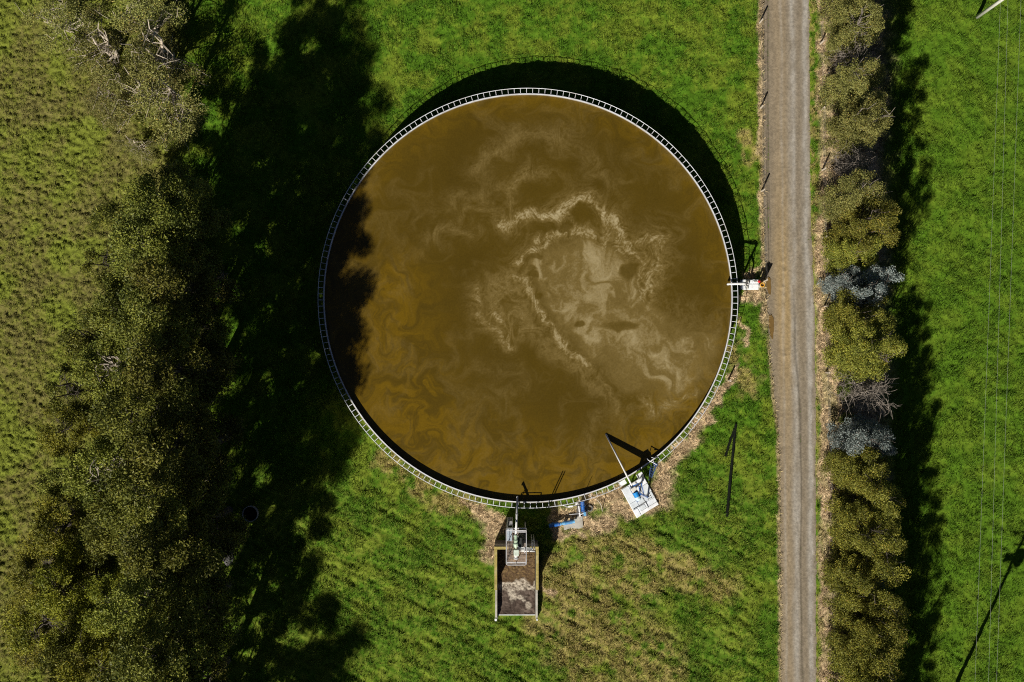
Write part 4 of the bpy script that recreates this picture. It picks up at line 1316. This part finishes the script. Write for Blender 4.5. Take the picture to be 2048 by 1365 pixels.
def make_tree(kind, seed, h, R, base, nclump, per, size, rad=(0.55, 1.05), shape='gum', bark=None, trunk_r=0.2, stems=1, twigs=0, sep=1.12):
    """returns (trunk mesh, crown mesh or None) built round the origin"""
    rng = np.random.default_rng(seed)
    mb = MB()
    cents, rads = [], []
    stemlist = []
    for s_ in range(stems):
        a = rng.uniform(0, 6.28)
        off = 0.0 if stems == 1 else 0.25
        top = Vector((math.cos(a) * R * (0.15 if stems == 1 else 0.4), math.sin(a) * R * (0.15 if stems == 1 else 0.4), h * 0.93))
        pts, rs = [], []
        for i in range(9):
            t_ = i / 8
            p = Vector((math.cos(a) * off, math.sin(a) * off, -0.2)).lerp(top, t_)
            p += Vector((rng.normal(0, 0.09), rng.normal(0, 0.09), 0)) * (1 if 0 < i else 0) * min(R, 2) * 0.8
            pts.append(p)
            rs.append(trunk_r * (1 - 0.86 * t_) * (1.25 if i == 0 else 1))
        mb.tube(pts, rs, 9)
        stemlist.append((pts, rs))
    # the crown is a set of lobes (boughs), each lobe a bunch of leaf clumps, with gaps between the lobes
    lobes = []
    if shape == 'hedge':
        nt_ = 8
        for k in range(nt_):
            a = 6.283 * k / nt_ + rng.uniform(-0.4, 0.4)
            ht = h * rng.uniform(0.62, 1.0) if k else h
            off = R * rng.uniform(0.40, 0.72) if k else 0.2
            z = base + rng.uniform(0.2, 0.9)
            while z < ht - 0.3:
                f = 1 - ((z - base) / (ht - base)) ** 3
                lobes.append((np.array([math.cos(a) * off + rng.normal(0, 0.14), math.sin(a) * off + rng.normal(0, 0.14), z]), R * (0.27 + 0.17 * f) * rng.uniform(0.8, 1.2)))
                z += rng.uniform(0.9, 1.35)
    else:
        tries, want = 0, max(6, int(nclump / 5.5))
        while len(lobes) < want and tries < want * 60:
            tries += 1
            t_ = rng.random()
            if shape == 'gum':
                env = (math.sin(math.pi * min(1, 0.10 + 0.90 * t_) ** 0.85)) ** 0.65
            else:
                env = math.sqrt(max(0.02, 1 - t_ ** 2.2))
            ang = rng.uniform(0, 6.283)
            rr = R * 0.88 * env * (0.8 + 0.2 * math.sin(ang * 3 + seed)) * (rng.random() ** 0.36)
            q_ = R * rng.uniform(0.24, 0.42)
            c = np.array([math.cos(ang) * rr, math.sin(ang) * rr, base + (h - base) * t_])
            if any(np.linalg.norm((c - o) * np.array([1, 1, 0.75])) < sep * 0.52 * (q_ + qo) for o, qo in lobes):
                continue
            lobes.append((c, q_))
    per_l = max(3, int(round(nclump / max(1, len(lobes)))))
    for lc, lq in lobes:
        for _ in range(per_l):
            d = rng.normal(size=3)
            d /= np.linalg.norm(d)
            cents.append(lc + d * lq * np.array([1, 1, 0.6]) * rng.uniform(0.2, 0.66))
            q_ = min(rad[1], max(rad[0], lq * rng.uniform(0.42, 0.75)))
            rads.append(np.array([q_, q_, q_ * rng.uniform(0.5, 0.75)]))
    for i, c in enumerate(cents):
        if i % (1 if per == 0 else 3 if nclump > 100 else 2):
            continue
        pts, rs = stemlist[i % stems]
        zt = max(0.6, c[2] - 0.55 * math.hypot(c[0], c[1]) - 0.4)
        k = min(range(len(pts)), key=lambda j: abs(pts[j].z - min(zt, h * 0.85)))
        lp = limb(mb, pts[k], c, min(0.09, max(0.025, rs[k] * 0.45)), 0.010, rng)
        for _ in range(twigs):
            e_ = Vector(c) + Vector(rng.normal(0, 0.55, 3))
            limb(mb, lp[3], e_, 0.022, 0.008, rng, 4)
    me = bpy.data.meshes.new('trunk')
    me.from_pydata(mb.v, [], mb.f)
    me.materials.append(bark or M_BARK)
    cr = None
    if per:
        counts = np.array([int(per * (q_[0] / rad[1]) ** 2 * rng.uniform(0.7, 1.3)) + 4 for q_ in rads])
        cd_, cl_ = LCOL[kind]
        V, F, c = leaves(np.array(cents), np.array(rads), counts, size, rng, np.array(cd_), np.array(cl_))
        cr = np_mesh('crown', V, F, LEAF[kind], c)
    return me, cr


def plant(name, meshes, label, cat, group, px_, py_, rot=0.0, sc=(1, 1, 1), trunk_name='trunk', lean=(0, 0)):
    x, y = PG(px_, py_)
    o = bpy.data.objects.new(name, None)
    COL.objects.link(o)
    o.location = (x, y, 0)
    o.rotation_euler = (lean[0], lean[1], rot)
    o.scale = sc
    o.empty_display_size = 0.5
    tag(o, label, cat, group)
    link(trunk_name, meshes[0], o)
    if meshes[1] is not None:
        link('crown', meshes[1], o)
    return o


TALL = [make_tree('gum', 200 + i, 22, [3.6, 3.3, 3.8][i], 6.0, 165, 560, 0.18, rad=(0.35, 1.15), trunk_r=0.27) for i in range(3)]
M_PALEB = mat('pale gum bark', (0.36, 0.31, 0.25), rough=0.9, var=0.35, scale=4)
MID = [make_tree('gum', 210 + i, 17, 3.4, 3.5, 96, 640, 0.17, rad=(0.35, 1.1), trunk_r=0.22, bark=M_PALEB if i else None) for i in range(2)]
GOLDGUM = [make_tree('yellow', 230 + i, 17, 3.4, 3.0, 88, 700, 0.16, rad=(0.35, 1.1), trunk_r=0.22) for i in range(2)]
LOW = [make_tree('gum', 220 + i, 11, 3.0, 1.2, 64, 560, 0.16, rad=(0.35, 1.0), trunk_r=0.15, stems=2) for i in range(2)]
PALE = [make_tree('pale gum', 240 + i, 9, 3.6, 0.6, 62, 300, 0.15, rad=(0.4, 0.95), trunk_r=0.16, bark=M_DEAD, stems=2, twigs=1) for i in range(2)]

ORD = ['first', 'second', 'third', 'fourth', 'fifth', 'sixth', 'seventh', 'eighth', 'ninth', 'tenth', 'eleventh', 'twelfth', 'thirteenth', 'fourteenth']


def row(group, adj, where, lst, cat='tree'):
    for i, (meshes, a, b, hs_, ws) in enumerate(lst):
        plant('gum_tree', meshes, '%s, %s from the top %s' % (adj, ORD[i], where), cat, group, a, b, rot=i * 1.7 + a, sc=(ws, ws, hs_))


row('tall gums nearest the tank', 'very tall shaded gum', 'in the row nearest the tank',
    [(TALL[0], 424, 655, 0.97, 1.05), (TALL[1], 450, 725, 1.04, 1.1), (TALL[2], 420, 800, 1.10, 1.05), (TALL[1], 456, 872, 1.08, 1.12), (TALL[0], 430, 945, 1.13, 1.1), (TALL[2], 458, 1020, 1.10, 1.05),
     (TALL[1], 428, 1095, 1.12, 1.1), (TALL[2], 456, 1170, 1.12, 1.08), (TALL[0], 430, 1245, 1.10, 1.1), (TALL[1], 454, 1318, 1.06, 1.05), (TALL[2], 428, 1380, 0.98, 0.98)])
row('gums in the middle row', 'olive gum', 'in the middle row of the belt',
    [(MID[0], 330, 640, 0.95, 1.0), (MID[1], 312, 730, 1.0, 1.0), (MID[1], 300, 912, 1.05, 1.0), (MID[0], 332, 1010, 1.05, 1.0),
     (GOLDGUM[0], 322, 1150, 0.95, 1.0), (GOLDGUM[1], 300, 1270, 0.98, 1.0), (MID[0], 335, 1350, 1.0, 1.0)])
row('gums along the field edge', 'sunlit yellow green gum', 'along the field edge of the belt',
    [(LOW[0], 235, 690, 0.95, 0.95), (LOW[1], 212, 765, 1.05, 0.95), (GOLDGUM[0], 205, 850, 0.68, 0.9), (LOW[1], 220, 935, 1.15, 1.0), (GOLDGUM[1], 196, 1015, 0.75, 1.05),
     (GOLDGUM[0], 128, 1160, 0.50, 0.85), (GOLDGUM[1], 118, 1240, 0.52, 0.9),
     (GOLDGUM[1], 170, 1105, 0.72, 0.95), (GOLDGUM[0], 215, 1130, 0.80, 0.95), (GOLDGUM[1], 180, 1195, 0.80, 1.0), (LOW[0], 232, 1230, 1.3, 1.0), (GOLDGUM[0], 215, 1300, 0.85, 1.0)])
row('dark gums of the upper group', 'dark gum of the upper group', 'where the belt narrows',
    [(TALL[0], 440, 448, 0.95, 0.95), (TALL[2], 408, 520, 0.92, 1.0), (TALL[1], 446, 588, 0.96, 1.05), (LOW[0], 300, 455, 1.10, 0.80), (MID[1], 356, 470, 0.80, 0.80), (LOW[1], 280, 535, 1.05, 0.85), (MID[0], 372, 560, 0.88, 0.90), (LOW[0], 330, 585, 1.15, 0.85)])
row('gums beyond the bottom edge', 'gum beyond the bottom edge', 'of those outside the picture',
    [(LOW[0], 452, 1432, 0.95, 0.95), (LOW[1], 424, 1490, 1.0, 1.0), (MID[0], 408, 1588, 1.02, 0.95), (MID[1], 440, 1690, 1.05, 1.0), (TALL[2], 410, 1760, 0.92, 1.0), (TALL[0], 446, 1815, 0.95, 1.0), (TALL[1], 420, 1890, 0.97, 1.0), (TALL[2], 440, 1970, 0.95, 1.0)])
for (a, b, v, s_, lb_) in ((150, 62, 0, 0.85, 'sparse pale olive gum tree with bleached branches in the upper left corner'), (232, 118, 1, 0.95, 'pale olive gum tree midway in the upper left group'),
                           (352, 135, 1, 1.12, 'tall pale gum tree at the edge of the dark tree shadow'), (368, 232, 0, 1.12, 'pale gum tree nearest the tank in the upper left group'),
                           (320, 60, 0, 1.0, 'pale gum tree at the top edge against the dark tree shadow'), (300, 210, 1, 0.95, 'pale gum tree beside the tree shade at upper left'),
                           (236, 215, 0, 0.75, 'low pale gum tree closest to the open field at upper left'), (290, 300, 1, 0.55, 'lowest thin grey green gum tree at the tip of pale group')):
    plant('gum_tree', PALE[v], lb_, 'tree', 'pale gum trees at the upper left', a, b, rot=a, sc=(s_, s_, s_ * (0.75 if s_ < 0.8 else 0.9)))

# low grey scrub beneath the belt
SCRUB = make_tree('grey', 260, 2.6, 1.2, 0.3, 26, 130, 0.16, rad=(0.3, 0.55), shape='dome', trunk_r=0.05, stems=3)
for (a, b, s_, lb_) in ((385, 412, 0.9, 'grey twiggy scrub at the upper edge of the dark belt'), (438, 555, 0.8, 'pale grey scrub at the shaded foot of the belt'), (352, 350, 0.75, 'small brownish scrub in the gap between pale and dark gums')):
    plant('scrub_bush', SCRUB, lb_, 'bush', 'grey scrub by the trees', a, b, rot=b, sc=(s_, s_, s_), trunk_name='stems')

# fallen branches, upper left
def fallen(px_, py_, ang, L, seed, label, mat_=None, zz=0.35):
    rng = np.random.default_rng(seed)
    mb = MB()
    a = Vector((*PG(px_, py_), zz))
    b = a + Vector((math.cos(ang), math.sin(ang), 0.05)) * L
    pts = limb(mb, a, b, 0.065, 0.02, rng, 7, 0.03)
    for k in (2, 3, 4):
        s_ = rng.choice([-1, 1]) * rng.uniform(0.5, 1.0)
        e_ = pts[k] + Vector((math.cos(ang + s_), math.sin(ang + s_), 0.1)) * L * rng.uniform(0.25, 0.5)
        limb(mb, pts[k], e_, 0.04, 0.012, rng, 5, 0.05)
    tag(mb.build('fallen_branch', mat_ or M_DEAD), label, 'branch', 'bleached branches lying at upper left')


fallen(92, 46, -0.35, 2.6, 1, 'long bleached branch lying on the field in the upper left corner')
fallen(172, 48, 3.35, 2.4, 2, 'bleached forked branch lying just right of the longest one')
fallen(176, 58, -1.35, 1.9, 3, 'short bleached branch pointing down the field below the forked one')
fallen(140, 102, 0.1, 1.8, 4, 'bleached twisted branch in the middle of the branch scatter')
fallen(208, 118, -0.8, 1.5, 5, 'thin bleached branch nearest to the pale gum trees')

# ------------------------------------------------------------------ hedge right of the road
GOLD = [make_tree('gold', 300 + i, [12.6, 11.8, 13.2][i], [2.15, 2.3, 2.1][i], 0.6, 200, 420, 0.12, rad=(0.34, 0.62), shape='hedge', trunk_r=0.11, stems=3, bark=M_BUSH) for i in range(3)]
OLIVE = [make_tree('pale gum', 310 + i, 11.5, 2.1, 0.8, 220, 330, 0.12, rad=(0.32, 0.62), shape='hedge', trunk_r=0.10, stems=3, bark=M_DEADG) for i in range(2)]
SILVER = make_tree('silver', 320, 11.0, 1.9, 0.8, 130, 300, 0.14, rad=(0.32, 0.6), shape='hedge', trunk_r=0.11, stems=3)
GREEN = make_tree('green', 330, 3.4, 1.4, 0.2, 34, 420, 0.12, rad=(0.35, 0.62), shape='dome', trunk_r=0.05, stems=3)
BARE = make_tree('grey', 340, 8.5, 1.7, 1.0, 34, 0, 0.1, rad=(0.3, 0.6), shape='hedge', trunk_r=0.11, stems=3, bark=M_DEADG, twigs=4)
hedge = [  # mesh, name, ground map x, y, scale xy, scale z, rot, label
    (OLIVE[0], 'olive_bush', 1672, 92, 0.95, 0.95, 0.3, 'pale olive bush at the top edge of the hedge'),
    (OLIVE[1], 'olive_bush', 1668, 8, 1.0, 1.0, 2.0, 'olive bush beyond the top edge of the picture'),
    (BARE, 'bare_bush', 1672, 128, 0.8, 0.9, 1.1, 'leafless grey bush below the topmost olive bush of the hedge'),
    (OLIVE[1], 'olive_bush', 1668, 190, 0.95, 0.85, 1.9, 'thin olive bush with litter on its road side near hedge top'),
    (OLIVE[0], 'olive_bush', 1672, 268, 1.0, 1.1, 2.6, 'rounded olive yellow bush above the second leafless bush'),
    (BARE, 'bare_bush', 1676, 338, 0.75, 0.85, 2.9, 'leafless grey bush between olive bushes above the silver pair'),
    (OLIVE[1], 'olive_bush', 1668, 414, 1.0, 0.95, 0.9, 'olive bush next below the second leafless bush in the hedge'),
    (GOLD[0], 'golden_bush', 1678, 470, 1.0, 0.95, 4.0, 'golden olive bush right above the silver leaved pair'),
    (GOLD[1], 'golden_bush', 1672, 514, 0.85, 0.75, 1.0, 'smaller golden bush touching the silver pair from above'),
    (SILVER, 'silver_bush', 1664, 578, 0.85, 0.62, 0.2, 'silver blue bush on the road side of the silver pair'),
    (SILVER, 'silver_bush', 1690, 586, 0.85, 0.98, 2.2, 'silver blue bush on the pasture side of the silver pair'),
    (GOLD[2], 'golden_bush', 1674, 632, 0.95, 0.85, 5.0, 'golden bush just below the silver leaved pair'),
    (GOLD[0], 'golden_bush', 1680, 694, 1.12, 1.0, 0.7, 'broad golden bush in the middle of the hedge'),
    (GREEN, 'green_bush', 1678, 772, 1.0, 1.0, 0.0, 'low fresh green bush beside the dead branches'),
    (BARE, 'bare_bush', 1690, 774, 1.0, 1.15, 4.2, 'dead bush with pale tangled branches over deep shade'),
    (GREEN, 'green_bush', 1676, 846, 0.9, 1.15, 2.5, 'yellow green bush beside the lower silver bush'),
    (SILVER, 'silver_bush', 1682, 862, 0.95, 0.98, 4.4, 'single silver blue bush in the lower half of hedge'),
    (GOLD[1], 'golden_bush', 1680, 922, 0.95, 0.95, 2.2, 'golden bush next below the single silver bush'),
    (GOLD[2], 'golden_bush', 1688, 978, 1.0, 1.0, 3.1, 'golden bush with overlapping layers second below the single silver bush'),
    (GOLD[0], 'golden_bush', 1680, 1034, 1.0, 1.0, 4.4, 'tall golden bush above the small silver sprig'),
    (SILVER, 'silver_bush', 1700, 1098, 0.42, 0.5, 5.0, 'small silver sprig showing between golden bushes near hedge bottom'),
    (GOLD[1], 'golden_bush', 1690, 1084, 1.0, 1.05, 5.6, 'golden bush on the pasture side of the small silver sprig'),
    (GOLD[2], 'golden_bush', 1682, 1142, 1.0, 0.98, 0.4, 'golden bush next below the small silver sprig'),
    (GOLD[0], 'golden_bush', 1690, 1198, 1.0, 1.05, 1.6, 'broad golden bush near the bottom of the hedge'),
    (GOLD[1], 'golden_bush', 1684, 1256, 1.05, 1.08, 2.7, 'golden bush at the bottom edge of the picture'),
    (GOLD[2], 'golden_bush', 1692, 1322, 1.05, 1.05, 3.9, 'lowest golden bush in view at the foot of the picture'),
    (GOLD[0], 'golden_bush', 1688, 1390, 1.05, 1.08, 4.9, 'first golden bush beyond the bottom edge of picture'),
    (GOLD[1], 'golden_bush', 1690, 1465, 1.05, 1.1, 5.4, 'second golden bush beyond the bottom edge of picture'),
    (GOLD[2], 'golden_bush', 1688, 1540, 1.05, 1.05, 0.9, 'third golden bush beyond the bottom edge of picture'),
    (GOLD[0], 'golden_bush', 1688, 1620, 1.05, 1.05, 1.9, 'fourth golden bush beyond the bottom edge of picture'),
    (GOLD[1], 'golden_bush', 1688, 1700, 1.05, 1.05, 3.2, 'fifth golden bush beyond the bottom edge of picture'),
]
for (me, nm, a, b, sxy, sz, rot, lb_) in hedge:
    plant(nm, me, lb_, 'bush', 'bushes of the hedge beside the road', a + 4, b, rot=rot, sc=(sxy, sxy, sz * 1.07), trunk_name='stems')
